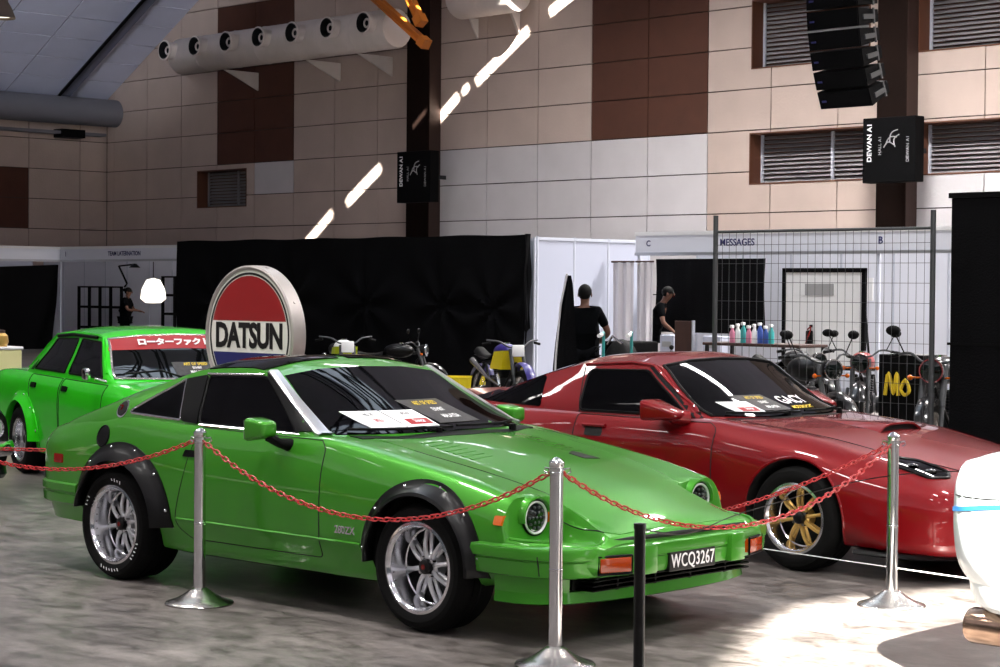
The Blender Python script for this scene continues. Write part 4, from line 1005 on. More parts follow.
lp_ = cr_path([(.38, -.80), (.62, -.805), (.80, -.76), (.93, -.62), (1.01, -.44), (1.06, -.2), (1.07, 0)], 5); lp_ = lp_+[(x, -y) for x, y in lp_[:-1][::-1]]
plan_sweep(lp_, [(-.2, .135), (.01, .13), (.022, .138), (.01, .158), (-.2, .165)]).build('front_lip', M['black_satin'], rx, sharp=30)
q = MB()
for y in (-.03, .03): pass
q.grid(lambda u, v: (-2.90-.30*u, (v-.5)*1.36*(1-.06*u), .858+.028*u*(1-(2*v-1)**6)-.03*abs(2*v-1)**6), 8, 20); q.build('tail_spoiler', R_, rx)
q = MB(); ws_quad(q, gv2, -.49, -.30, .846, .905, .006, 0, -.02); ws_quad(q, gv2, -.45, -.33, .854, .874, .007, 1); ws_text(q, gv2, 'BEST OF', .013, -.405, .890, .009, 4); ws_text(q, gv2, 'Showcar', .015, -.39, .864, .010, 5); q.build('entry_card', PM_, wsr, smooth=False)
q = MB(); ws_quad(q, gv2, -.32, -.05, .856, .940, .0045, 2, -.06); ws_text(q, gv2, 'ART OF SPEED', .019, -.215, .922, .008, 3, 1.2); ws_text(q, gv2, 'EXHIBIT', .017, -.20, .897, .008, 5, 1.2); ws_text(q, gv2, 'MALAYSIA', .018, -.185, .872, .008, 5, 1.3); q.build('show_flyer', PM_, wsr, smooth=False)
q = MB(); ws_text(q, gv2, 'GACY', .056, .10, .902, .007, 0, 1.9); ws_text(q, gv2, 'MOTORSPORT', .022, .10, .864, .007, 1, 1.6); q.build('banner_lettering', [M['white'], M['yellow_ink']], wsr, smooth=False)
# ---------------------------------------------------------------- three box sedans
def sedan(name, label, loc, rz, P_, kind):
    t = thing(name, label, 'car', loc, rz)
    sk = [
     K(-3.42, (0,.42),(.45,.42),(.60,.44),(.66,.50),(.68,.56),(.68,.66),(.66,.74),(.62,.78),(.52,.79),(.35,.80),(.17,.80),(0,.80)),
     K(-3.36, (0,.36),(.52,.36),(.68,.38),(.735,.46),(.75,.56),(.75,.66),(.73,.77),(.68,.825),(.56,.835),(.38,.84),(.19,.842),(0,.844)),
     K(-3.0, (0,.25),(.58,.25),(.73,.26),(.775,.38),(.785,.52),(.785,.66),(.76,.79),(.70,.845),(.58,.855),(.40,.86),(.2,.862),(0,.864)),
     K(-2.4, (0,.20),(.60,.20),(.74,.21),(.775,.36),(.785,.50),(.785,.66),(.762,.79),(.715,.845),(.60,.855),(.40,.86),(.2,.86),(0,.86)),
     K(-1.4, (0,.18),(.60,.18),(.735,.19),(.765,.34),(.775,.50),(.778,.66),(.757,.78),(.715,.838),(.60,.845),(.40,.85),(.2,.85),(0,.85)),
     K(-.45, (0,.18),(.60,.18),(.735,.19),(.765,.34),(.775,.50),(.775,.65),(.75,.77),(.70,.825),(.58,.84),(.40,.85),(.2,.852),(0,.854)),
     K(.2, (0,.20),(.60,.20),(.735,.21),(.765,.34),(.775,.48),(.772,.61),(.745,.72),(.69,.768),(.56,.785),(.38,.80),(.19,.805),(0,.808)),
     K(.62, (0,.24),(.58,.24),(.72,.25),(.75,.34),(.76,.46),(.757,.58),(.73,.675),(.67,.715),(.55,.735),(.36,.75),(.18,.755),(0,.758)),
     K(.72, (0,.27),(.56,.27),(.69,.28),(.72,.34),(.73,.44),(.727,.55),(.70,.64),(.64,.68),(.52,.70),(.35,.715),(.17,.72),(0,.722)),
    ]
    body, b1 = make_shell('body', sk, P_, t, (0, -2.40), .325, .29, step=.06, sub=3, crease=())
    sg = [
     K(-.36, (0,.66),(.4,.66),(.57,.68),(.58,.74),(.575,.77),(.56,.785),(.3,.81),(0,.82)),
     K(-.46, (0,.66),(.4,.66),(.655,.68),(.67,.79),(.665,.81),(.65,.83),(.34,.865),(0,.88)),
     K(-.62, (0,.66),(.4,.66),(.705,.68),(.708,.83),(.69,.875),(.665,.905),(.36,.97),(0,.985)),
     K(-.98, (0,.66),(.4,.66),(.71,.68),(.712,.845),(.64,1.02),(.575,1.175),(.33,1.20),(0,1.21)),
     K(-1.15, (0,.66),(.4,.66),(.712,.68),(.714,.85),(.635,1.03),(.562,1.198),(.33,1.23),(0,1.24)),
     K(-1.70, (0,.66),(.4,.66),(.712,.68),(.714,.855),(.635,1.03),(.560,1.205),(.33,1.24),(0,1.25)),
     K(-2.12, (0,.66),(.4,.66),(.712,.68),(.714,.858),(.635,1.02),(.560,1.180),(.33,1.21),(0,1.22)),
     K(-2.36, (0,.66),(.4,.66),(.71,.68),(.71,.85),(.645,.97),(.585,1.06),(.34,1.095),(0,1.105)),
     K(-2.66, (0,.66),(.4,.66),(.68,.68),(.69,.81),(.65,.86),(.605,.885),(.35,.90),(0,.905)),
     K(-2.78, (0,.66),(.4,.66),(.62,.68),(.64,.78),(.62,.81),(.58,.82),(.33,.83),(0,.835)),
    ]
    roof, g1 = make_shell('roof', sg, P_, t, step=.06, sub=4, crease=(5,))
    def ed(z): return .665+(.575-.665)*(z-.905)/(1.175-.905)
    ws = [(-.645, .868), (0, .858), (.645, .868), (ed(1.15)-.025, 1.160), (.3, 1.185), (0, 1.192), (-.3, 1.185), (-ed(1.15)+.025, 1.160)]
    q = MB(); panel(q, g1, ws, 'x', 1, .003, .08); w = q.build('windshield', M['screen_glass'], t)
    q = MB(); seam(q, g1, ws, 'x', 1, .010, .004, True); q.build('windshield_trim', M['steel'] if kind == 'lime' else M['black_plastic'], w)
    rw = [(-2.22, .50), (-2.60, .55), (-2.64, 0), (-2.60, -.55), (-2.22, -.50), (-2.19, 0)]
    q = MB(); panel(q, g1, rw, 'z', 1, .004, .08); q.build('rear_window', BG, t)
    for s in (-1, 1):
        for nm, pts in (('front_window', [(-1.42, .876), (-.66, .868), (-.98, 1.135), (-1.44, 1.150)]), ('rear_side_window', [(-2.30, .885), (-1.52, .878), (-1.53, 1.152), (-2.05, 1.138)])):
            pts = rpoly(pts, .02)
            q = MB(); panel(q, g1, pts, 'y', s, .003, .08); w2 = q.build(nm, BG, t)
            q = MB(); seam(q, g1, pts, 'y', s, .008, .002, True); q.build('window_trim', M['black_plastic'], w2)
        q = MB(); panel(q, g1, rpoly([(-2.42, .872), (-2.335, .876), (-2.33, .96)], .008), 'y', s, .004, .08); q.build('pillar_vent', M['black_plastic'], t)
        q = MB(); seam(q, g1, [(-.64, .905), (-.98, 1.168), (-1.15, 1.188), (-1.7, 1.195), (-2.12, 1.17), (-2.62, .88)], 'y', s, .009, .004); q.build('drip_rail', M['black_plastic'] if kind != 'lime' else P_, t)
        if kind == 'lime':
            q = MB(); seam(q, g1, [(-1.10, 1.168), (-1.7, 1.178), (-2.08, 1.160)], 'y', s, .014, .004); q.build('rain_guard', M['black_plastic'], t)
        for nm, pts, hx in (('front_door', [(-.50, .24), (-.50, .82), (-1.46, .832), (-1.48, .24)], -1.36), ('rear_door', [(-1.50, .24), (-1.50, .832), (-2.28, .84), (-2.20, .62), (-2.02, .40), (-1.98, .24)], -2.12)):
            pts = rpoly(pts, .02); q = MB(); panel(q, b1, pts, 'y', s, .0015, .07, .004); d = q.build(nm, P_, t, sharp=28)
            q = MB(); seam(q, b1, pts, 'y', s, .004, .001, True); q.build('door_gap', M['seam'], d)
            q = MB(); panel(q, b1, rpoly([(hx-.06, .735), (hx+.06, .735), (hx+.06, .775), (hx-.06, .775)], .01), 'y', s, .012, .05, .01); q.build('door_handle', M['black_plastic'], d)
        flare(t, b1, 0, .29, .325, .40, s, .0, PI, .83, 'paint_lime' if kind == 'lime' else ('paint_black' if kind == 'black' else 'paint_white'))
        flare(t, b1, -2.40, .29, .325, .41, s, .0, PI, .84, 'paint_lime' if kind == 'lime' else ('paint_black' if kind == 'black' else 'paint_white'))
        if kind == 'lime':
            q = MB(); q.bbox((-.62, s*.80-.04, .86), (-.52, s*.80+.09*s, .955), .02); q.tube([(-.56, s*.80, .87), (-.55, s*.71, .845)], .014, 8); q.build('wing_mirror', M['chrome'], t)
        else: side_mirror(t, -.62, s*.83, .87, s, M['black_plastic'])
        for k, y in enumerate((.44, .60)):
            q = MB(); q.lathe([(.085, -.05), (.085, .0), (.078, .012), (.07, .0)], 24, 'x', (.735, s*y, .555)); h = q.build('headlight', M['chrome'], t); MB().lathe([(1e-4, .02), (.04, .015), (.072, 0)], 20, 'x', (.735, s*y, .555)).build('lens', M['lens_clear'], h)
            if kind != 'black' and k == 0: pass
        wheel(t, 0, s*.80, s, .285, .185, .20, 'silver_spoke'); wheel(t, -2.40, s*.81, s, .285, .185, .20, 'silver_spoke')
        q = MB(); panel(q, b1, rpoly([(s*.42, .56), (s*.66, .56), (s*.64, .72), (s*.42, .72)], .02), 'x', -1, .006, .06); q.build('tail_light', M['lens_red'], t)
    q = MB(); panel(q, b1, [(-.36, -.60), (.2, -.60), (.66, -.56), (.69, 0), (.66, .56), (.2, .60), (-.36, .60), (-.30, 0)], 'z', 1, .002, .07, .004); h = q.build('hood', P_, t, sharp=28)
    q = MB(); q.box((.70, -.36, .48), (.735, .36, .63))
    for k in range(7): q.box((.73, -.36, .485+.02*k), (.745, .36, .495+.02*k))
    q.build('grille', M['black_plastic'], t, smooth=False)
    fpath = cr_path([(.45, -.80), (.62, -.79), (.72, -.72), (.77, -.5), (.79, 0)], 5); fpath = fpath+[(x, -y) for x, y in fpath[:-1][::-1]]
    bm_ = M['chrome'] if kind != 'white' else P_
    plan_sweep(fpath, [(-.05, .36), (.015, .355), (.03, .38), (.035, .42), (.02, .46), (-.05, .465)]).build('front_bumper', bm_, t, sharp=35)
    plan_sweep([(x-.05, y) for x, y in fpath], [(-.08, .20), (-.01, .19), (.01, .22), (-.01, .35), (-.08, .36)]).build('air_dam', P_, t, sharp=35)
    if kind != 'white':
        rpath = [(-2.70-x, -y) for x, y in fpath][::1]
        plan_sweep(rpath, [(-.05, .40), (.015, .395), (.03, .42), (.03, .46), (.02, .50), (-.05, .505)]).build('rear_bumper', bm_, t, sharp=35)
    q = MB(); q.bbox((.82, -.2, .37), (.84, .2, .47), .004); pl = q.build('number_plate', M['white'] if kind == 'black' else M['ink_black'], t, smooth=False)
    wiper(t, [(-.34, -.1, .86), (-.46, -.30, .93), (-.49, -.58, .91)])
    return t, b1, g1, w
lime, lb, lg, lw = sedan('sedan_car', 'bright lime green four door sedan with a red windscreen strip', (-12.35, 9.05, 0), -.23, M['paint_lime'], 'lime')
q = MB(); pl = [(-.60, 1.075), (0, 1.09), (.60, 1.075), (.555, 1.155), (.3, 1.18), (0, 1.187), (-.3, 1.18), (-.555, 1.155)]
panel(q, lg, pl, 'x', 1, .0055, .08); ss = q.build('sun_strip', M['red_ink'], lw)
q = MB(); loc, nor = cast(lg, (.02, 1.132), 'x', 1); text_mb(q, 'ローターファクトリー', .085, frame(loc+nor*.010, (0, 1, 0), Vector((-1, 0, .8))), 0, .001, .004, sx=.95, shear=.1, space=.9); q.build('strip_lettering', M['white'], ss, smooth=False)
q = MB(); ws_quad(q, lg, -.16, .22, .885, .985, .006, 2); ws_text(q, lg, 'ART OF SPEED', .028, .03, .965, .010, 3, 1.1); ws_text(q, lg, 'EXHIBIT', .022, .03, .938, .010, 5); ws_text(q, lg, 'MALAYSIA', .026, .03, .908, .010, 5, 1.2); q.build('show_flyer', PM_, lw, smooth=False)
blk, b_, g_, w_ = sedan('sedan_car', 'black car front corner with chrome lamps at the left picture edge', (-13.46, 6.72, 0), .04, M['paint_black'], 'black')
# ================================================================ barrier posts, chains and cords
def stanchion(label, x, y, h=.877):
    t = thing('barrier_post', label, 'barrier post', (x, y, 0))
    MB().lathe([(1e-4, 0), (.168, 0), (.172, .006), (.165, .014), (.12, .028), (.08, .05), (.05, .072), (.034, .082), (1e-4, .082)], 40).build('base', M['steel'], t)
    MB().lathe([(.029, .075), (.029, .40), (.0305, .402), (.0305, .408), (.029, .41), (.029, h-.075), (.031, h-.074), (.031, h-.062), (.029, h-.06), (.029, h-.03)], 24).build('pole', M['chrome'], t)
    q = MB(); q.lathe([(.031, h-.04), (.033, h-.036), (.033, h-.02), (.026, h-.012), (.02, h-.006), (.012, h), (1e-4, h+.002)], 24); q.lathe([(.036, h-.055), (.036, h-.045)], 24)
    q.build('cap', M['chrome'], t)
    for a in (0.6, 3.4):
        q = MB(); q.tube([(.03*math.cos(a), .03*math.sin(a), h-.05), (.055*math.cos(a), .055*math.sin(a), h-.045), (.06*math.cos(a), .06*math.sin(a), h-.06), (.045*math.cos(a), .045*math.sin(a), h-.07)], .004, 6); q.build('hook', M['chrome'], t)
PL, PM, PR = (-8.17, 5.86), (-5.85, 6.02), (-5.83, 8.43)
stanchion('chrome barrier post standing before the green coupe door', *PL)
stanchion('chrome barrier post standing before the green coupe bumper', *PM)
stanchion('chrome barrier post standing before the red coupe nose', *PR)
def chain(label, pts, pitch=.036, r=.0040):
    P = resample(cr_path(pts, 12), .004); acc = [0]
    for a, b in zip(P[:-1], P[1:]): acc.append(acc[-1]+(b-a).length)
    n = int(acc[-1]/pitch); mb = MB(); i = 0
    for k in range(n+1):
        s = k*pitch
        while i < len(acc)-2 and acc[i+1] < s: i += 1
        p = P[i]; t = (P[min(i+1, len(P)-1)]-P[max(i-1, 0)]).normalized()
        side = t.cross(Vector((0, 0, 1))).normalized(); up = side.cross(t)
        w = (side+up).normalized() if k % 2 else (side-up).normalized()
        Lh, Wd = .0155, .0105; loop = []
        for j in range(12):
            a = 2*PI*j/12; e = Lh if math.cos(a) > 0 else -Lh
            loop.append(p+t*(e*.62+math.cos(a)*.0095)+w*math.sin(a)*Wd)
        mb.tube(loop, r, 5, 0, True)
    tag(mb.build('barrier_chain', M['chain_red'], fix=False), label, 'chain')
hz = .825
def sagpts(a, b, sag, n=9):
    a = Vector(a); b = Vector(b); return [tuple(a.lerp(b, i/(n-1))-Vector((0, 0, sag*(1-(2*i/(n-1)-1)**2)))) for i in range(n)]
chain('red plastic chain sagging between the left and middle chrome posts', sagpts((*PL, hz), (*PM, hz), .30))
chain('red plastic chain sagging from the middle post across the plate to the right post', sagpts((*PM, hz), (*PR, hz), .33))
chain('red plastic chain from the left chrome post past the rear wheel to the picture edge', sagpts((*PL, hz), (-11.0, 5.65, .83), .24))
chain('red plastic chain from the right chrome post down behind the green coupe nose', sagpts((*PR, hz), (-8.0, 8.62, .18), .10))
chain('red plastic chain hung at the far left before the lime sedan rear wheel', sagpts((-11.6, 5.45, .67), (-10.22, 6.62, .60), .03))
t = thing('short_post', 'black slim barrier post before the number plate', 'barrier post', (-4.36, 4.88, 0))
MB().lathe([(1e-4, 0), (.1, 0), (.1, .012), (.03, .02), (.02, .03)], 24).build('base', M['black_satin'], t)
MB().lathe([(.0185, .02), (.0185, .80), (.0205, .805), (.0205, .82), (1e-4, .822)], 20).build('pole', M['black_satin'], t)
PB = (-4.36, 4.88)
def cord(label, pts, r, m):
    tag(MB().tube(cr_path(pts, 8), r, 6).build('thin_rope', M[m]), label, 'rope')

# ================================================================ round sign
t = thing('round_sign', 'round double sided dealer light box sign behind the green coupe', 'sign', (-10.64, 8.02, 0), .03)
zc, Rr = 1.262, .462
q = MB(); q.lathe([(Rr-.03, -.005), (Rr-.012, -.012), (Rr, -.004), (Rr, .100), (Rr-.012, .108), (Rr-.03, .101)], 72, 'y', (0, 0, zc))
for a in (.5, 1.3, 2.1, 3.6, 5.2): q.lathe([(1e-4, 0), (.012, 0), (.012, .004), (1e-4, .005)], 8, 'z', (0, 0, 0), 0, M=Matrix.Translation((Rr*math.cos(a), .05, zc+Rr*math.sin(a))) @ Matrix.Rotation(PI/2-a, 4, 'Y'))
q.build('rim', M['alu_matte'], t)
for sgn, yf in ((-1, 0), (1, .096)):
    q = MB(); q.lathe([(1e-4, yf), (Rr-.028, yf)], 72, 'y', (0, 0, zc), 0)
    yy = yf+sgn*.0015
    q.lathe([(Rr-.062, yy), (Rr-.046, yy)], 72, 'y', (0, 0, zc), 3)
    def seg(z0, z1, mi, r=Rr-.068):
        # disc segment between heights z0..z1
        pts = []; N = 40
        for i in range(N+1):
            z = z0+(z1-z0)*i/N; pts.append((math.sqrt(max(1e-9, r*r-z*z)), z))
        poly = [(x, zc+z) for x, z in pts]+[(-x, zc+z) for x, z in pts[::-1]]
        v = [(p[0], yy, p[1]) for p in poly]; q.add(v, [list(range(len(v)))], mi)
    seg(.095, Rr-.069, 1); seg(-Rr+.069, -.115, 2)
    text_mb(q, 'DATSUN', .225, frame((0, yf+sgn*.003, zc-.010), (-sgn, 0, 0), (0, 0, 1)), 3, .001, .0085, sx=.82, space=.95)
    q.build('sign_face', [M['sign_white'], M['sign_red'], M['sign_blue'], M['ink_black']], t, sharp=60)
q = MB(); q.cyl((0, .05, 0), (0, .05, zc-Rr+.01), .04, 16); q.build('pole', M['alu_matte'], t)
q = MB(); q.lathe([(1e-4, 0), (.3, 0), (.3, .02), (.05, .035), (1e-4, .035)], 32, 'z', (0, .05, 0)); q.build('base', M['dark_metal'], t)

# ================================================================ wire fence and black panel
t = thing('wire_fence', 'tall welded wire fence panel standing behind the red coupe', 'fence', (-10.63, 12.8, 0))
W = 2.11
q = MB()
for k in range(1, 29): q.tube([(W*k/29, 0, .1), (W*k/29, 0, 2.06)], .0020, 5)
for z in [.12+.153*k for k in range(13)]: q.tube([(0, .005, z), (W, .005, z)], .0020, 5)
q.build('wire_mesh', M['galv'], t)
for x in (0, W): MB().lathe([(1e-4, 0), (.021, 0), (.021, 2.20), (1e-4, 2.20)], 14, 'z', (x, 0, 0)).build('post', M['galv'], t)
MB().tube([(0, 0, 2.065), (W, 0, 2.065)], .012, 8).build('top_rail', M['galv'], t)
for x in (0, W): MB().bbox((x-.05, -.3, 0), (x+.03, .25, .06), .02).build('foot', M['dark_metal'], t)
t = thing('booth_screen', 'tall black display panel standing at the right edge behind the red coupe', 'panel', (-8.56, 13.1, 0))
for k in range(3):
    q = MB(); q.bbox((.98*k, 0, .04), (.98*k+.97, .05, 2.30), .008); q.build('panel_sheet', M['cloth_black'], t, smooth=False)
q = MB(); q.box((-.02, -.01, 2.30), (2.96, .06, 2.34)); q.box((-.02, -.01, .0), (2.96, .06, .04)); q.box((-.02, -.006, 1.18), (2.96, .0, 1.2)); q.build('rail', M['black_plastic'], t, smooth=False)

# ================================================================ stands in the booth behind the fence
t = thing('framed_board', 'white board in a black frame standing behind the wire fence', 'board', (-18.38, 23.7, 0)); w, z0, z1 = 1.49, .44, 1.92
MB().box((.06, -.01, z0+.06), (w-.06, .02, z1-.06)).build('board', M['white'], t, smooth=False)
q = MB(); q.bbox((0, -.03, z0), (.065, .03, z1), .008); q.bbox((w-.065, -.03, z0), (w, .03, z1), .008); q.bbox((0, -.03, z0), (w, .03, z0+.065), .008); q.bbox((0, -.03, z1-.065), (w, .03, z1), .008); q.build('frame', M['black_plastic'], t, smooth=False)
q = MB(); q.box((.42, -.022, z1-.4), (.93, -.008, z1-.23)); q.build('plaque', M['grey_ink'], t, smooth=False)
for x in (.08, w-.08):
    MB().tube([(x, .03, z1-.2), (x, .3, 0)], .018, 8).tube([(x, 0, z0+.02), (x, -.05, 0)], .018, 8).build('leg', M['black_plastic'], t)
t = thing('spray_gun_pouch', 'small black and red pouch hanging on the white framed board', 'pouch', (-17.84, 23.64, .75))
MB().bbox((-.06, -.03, 0), (.06, .025, .26), .03).bbox((-.035, -.05, .05), (.035, -.02, .17), .015).build('pouch_body', M['black_plastic'], t)
MB().tube([(-.05, -.035, .03), (.0, -.045, .14), (.045, -.03, .27), (.02, 0, .31), (-.03, -.01, .27)], .012, 6).build('strap', M['lens_red'], t)
tag(MB().bbox((-17.86, 23.66, 1.05), (-17.82, 23.69, 1.09), .004).build('hook', M['dark_metal']), 'tiny dark hook on the white framed board', 'hook')
tag(MB().box((-17.12, 24.02, 1.45), (-17.0, 24.03, 1.78)).build('paper_note', M['paper'], smooth=False), 'small paper note beside the booth post right of the framed board', 'paper')
t = thing('work_table', 'dark folding table with coloured bottles left of the framed board', 'table', (-16.42, 20.6, 0))
MB().bbox((-.65, -.3, .86), (.95, .3, .9), .01).build('tabletop', M['wood_dark'], t, smooth=False)
for x in (-.6, .9):
    for y in (-.26, .26): MB().box((x-.02, y-.02, 0), (x+.02, y+.02, .86)).build('leg', M['dark_metal'], t, smooth=False)
bl = [('pink', 'pink'), ('white', 'white'), ('teal', 'teal'), ('pink', 'pink'), ('white', 'white'), ('blue', 'blue'), ('blue', 'dark blue'), ('teal', 'teal')]
ordn = ['first', 'second', 'third', 'fourth', 'fifth', 'sixth', 'seventh', 'eighth']
for k, (m, nm) in enumerate(bl):
    x = -16.66+.092*k; r = .038; h = .13+.02*(k % 3)
    t = thing('spray_bottle', '%s bottle, %s from the left in the row on the dark table' % (nm, ordn[k]), 'bottle', (x, 20.42, .9), group='bottles on the dark table')
    MB().lathe([(1e-4, 0), (r, 0), (r, h), (r*.5, h+.04), (.018, h+.06), (1e-4, h+.06)], 14).build('bottle_body', M[m], t)
    MB().bbox((-.02, -.035, h+.06), (.02, .02, h+.1), .008).build('cap', M['white'], t)
for x, w, lab in ((-20.0, .14, 'white box left of the dark brown board in the booth'), (-19.12, .17, 'white box right of the dark brown board in the booth')):
    t = thing('white_box', lab, 'box', (x, 23.1, 0)); q = MB(); q.bbox((-w, -.15, 0), (w, .15, .9), .015); q.build('box_body', M['panel_white'], t, smooth=False); MB().box((-.09, -.155, .72), (.09, -.149, .8)).build('print', M['grey_ink'], t, smooth=False)
t = thing('brown_board', 'dark brown board standing between two white boxes in the booth', 'board', (-19.57, 22.85, 0)); MB().bbox((-.17, -.02, 0), (.17, .02, 1.12), .01).build('board', M['wood_dark'], t, smooth=False); MB().box((.17, -.03, 0), (.19, .03, 1.13)).build('edge_strip', M['alu'], t, smooth=False)

# ---- left booth racks and lamp
def rack(label, x, y, w, h, nx, nz):
    t = thing('metal_rack', label, 'rack', (x, y, 0)); q = MB()
    for i in range(nx+1): q.box((w*i/nx-.03, -.03, 0), (w*i/nx+.03, .03, h))
    for z in [h*(k+1)/nz for k in range(nz)]: q.box((0, -.025, z-.04), (w, .025, z)); 
    q.build('rack_frame', M['black_plastic'], t, smooth=False)
    q = MB()
    for z in [h*(k+1)/nz for k in range(nz-1)]: q.box((0, -.02, z), (w, .35, z+.02))
    q.build('shelf', M['black_plastic'], t, smooth=False)
rack('black grid rack behind the person in the far left booth', -44.5, 28.1, 1.95, 1.56, 4, 3)
rack('tall black rack beside the black cloth in the far left booth', -40.75, 28.1, 1.0, 1.82, 2, 4)
t = thing('desk_lamp', 'black jointed arm lamp hanging above the person in the far left booth', 'lamp', (-40.75, 27.0, 1.35))
MB().tube([(0, 0, .2), (.1, 0, .28), (-.25, 0, .70)], .025, 8).build('arm', M['black_plastic'], t); MB().lathe([(1e-4, .1), (.05, .09), (.14, 0), (.13, 0), (.04, .08)], 18, 'z', (.42, 0, .66)).tube([(-.25, 0, .7), (.42, 0, .74)], .02, 6).build('lamp_head', M['black_plastic'], t)
t = thing('sun_patch_glow', 'added glowing white form for a sun patch in the far left booth', 'lamp', (-39.55, 27.0, 1.2))  # made-up glowing form in place of a sun patch on the booth wall
MB().lathe([(.02, .56), (.16, .52), (.27, .30), (.30, .08), (.18, -.02), (1e-4, -.03)], 20, 'z').build('patch_glow_form', M['lamp_and_patch_glow'], t)
MB().tube([(0, 0, .55), (0, 0, .95)], .01, 6).build('cord', M['black_plastic'], t)  # cord added only to hang the glowing sun-patch form
t = thing('supply_box', 'pale yellow box at the left edge behind the lime sedan', 'box', (-18.05, 10.4, 0)); MB().bbox((-.25, -.2, 0), (.22, .2, .93), .02).build('box_body', mat('pale_yellow', '#d6d39a', .6), t, smooth=False); MB().bbox((-.26, -.21, .93), (.23, .21, .96), .01).build('lid', M['paper'], t, smooth=False)
t = thing('round_jar', 'brown round jar standing on the pale yellow box at the left edge', 'jar', (-17.93, 10.4, .96)); MB().lathe([(1e-4, 0), (.07, 0), (.09, .05), (.08, .11), (.05, .14), (1e-4, .14)], 16).build('jar_body', M['gold_spoke'], t); MB().lathe([(.05, .135), (.055, .14), (.055, .165), (1e-4, .17)], 16).build('lid', M['wood_dark'], t)

# ---- flag, cart, crate
t = thing('feather_flag', 'tall narrow black feather flag beside the person in black', 'flag', (-15.97, 16.58, 0))
q = MB(); q.grid(lambda u, v: ((-.03-.22*math.sin(min(1, v*1.15)*PI*.5)*(1-u*0)+u*(.10+.42*v**.8)) , .02*math.sin(u*6+v*3), 1.74-1.6*v), 10, 16); q.build('flag_cloth', M['cloth_black'], t)
MB().tube([(-.2, 0, 0), (-.17, 0, .8), (-.1, 0, 1.4), (-.0, 0, 1.76)], .012, 8).build('pole', M['white'], t)
MB().bbox((-.35, -.2, 0), (-.05, .2, .05), .02).build('base', M['dark_metal'], t)
t = thing('hand_cart', 'cart with two bent teal handles behind the red coupe roof', 'cart', (-14.62, 15.75, 0), .75)
for x in (0, .30):
    MB().tube(cr_path([(x, .5, .35), (x, .16, .8), (x, .06, 1.06), (x, -.02, 1.12), (x-.02, -.12, 1.10)], 5), .016, 8).build('handle', M['teal'], t)
    MB().tube([(x-.02, -.1, 1.1), (x-.05, -.24, 1.09)], .022, 8).build('grip', M['white'], t)
MB().bbox((-.1, .2, .28), (.42, .95, .36), .02).build('deck', M['dark_metal'], t)
for x in (-.06, .36):
    for y in (.3, .85): MB().lathe([(.03, -.025), (.13, -.03), (.14, 0), (.13, .03), (.03, .025)], 20, 'x', (x, y, .14)).build('wheel', M['rubber'], t)
t = thing('kit_bag', 'shiny black bag lying on the teal handled cart', 'bag', (-14.86, 16.3, .36)); q = MB(); q.sphere((0, 0, .34), .34, 20, 12, 0, (.62, .62, 1.0)); q.build('bag_body', M['leather'], t); MB().tube([(-.12, -.1, .62), (-.03, -.12, .71), (.1, -.1, .63)], .015, 6).build('strap', M['chrome'], t)
t = thing('speaker_cabinet', 'black box standing behind the person in black', 'box', (-16.5, 18.25, 0)); MB().bbox((-.25, -.25, 0), (.25, .25, .95), .02).build('cabinet', M['speaker'], t, smooth=False); MB().box((-.2, -.256, .1), (.2, -.25, .85)).build('grille', M['black_plastic'], t, smooth=False)
t = thing('plastic_crate', 'open yellow plastic crate on the floor behind the red coupe tail', 'crate', (-20.05, 18.82, 0), .75)
q = MB(); a, b, h = .30, .22, .37
q.bbox((-a, -b, 0), (a, b, .02), .006)
for s in (-1, 1):
    q.bbox((-a, s*b-.012, 0), (a, s*b+.012, h), .005); q.bbox((s*a-.012, -b, 0), (s*a+.012, b, h), .005)
    for k in range(5): q.bbox((-a+.08+k*.13, s*b+s*.01, .02), (-a+.1+k*.13, s*b+s*.022, h-.02), .003)
q.bbox((-a-.02, -b-.02, h-.02), (a+.02, -b+.01, h), .004); q.bbox((-a-.02, b-.01, h-.02), (a+.02, b+.02, h), .004)
q.build('crate_body', M['yellow'], t, smooth=False)

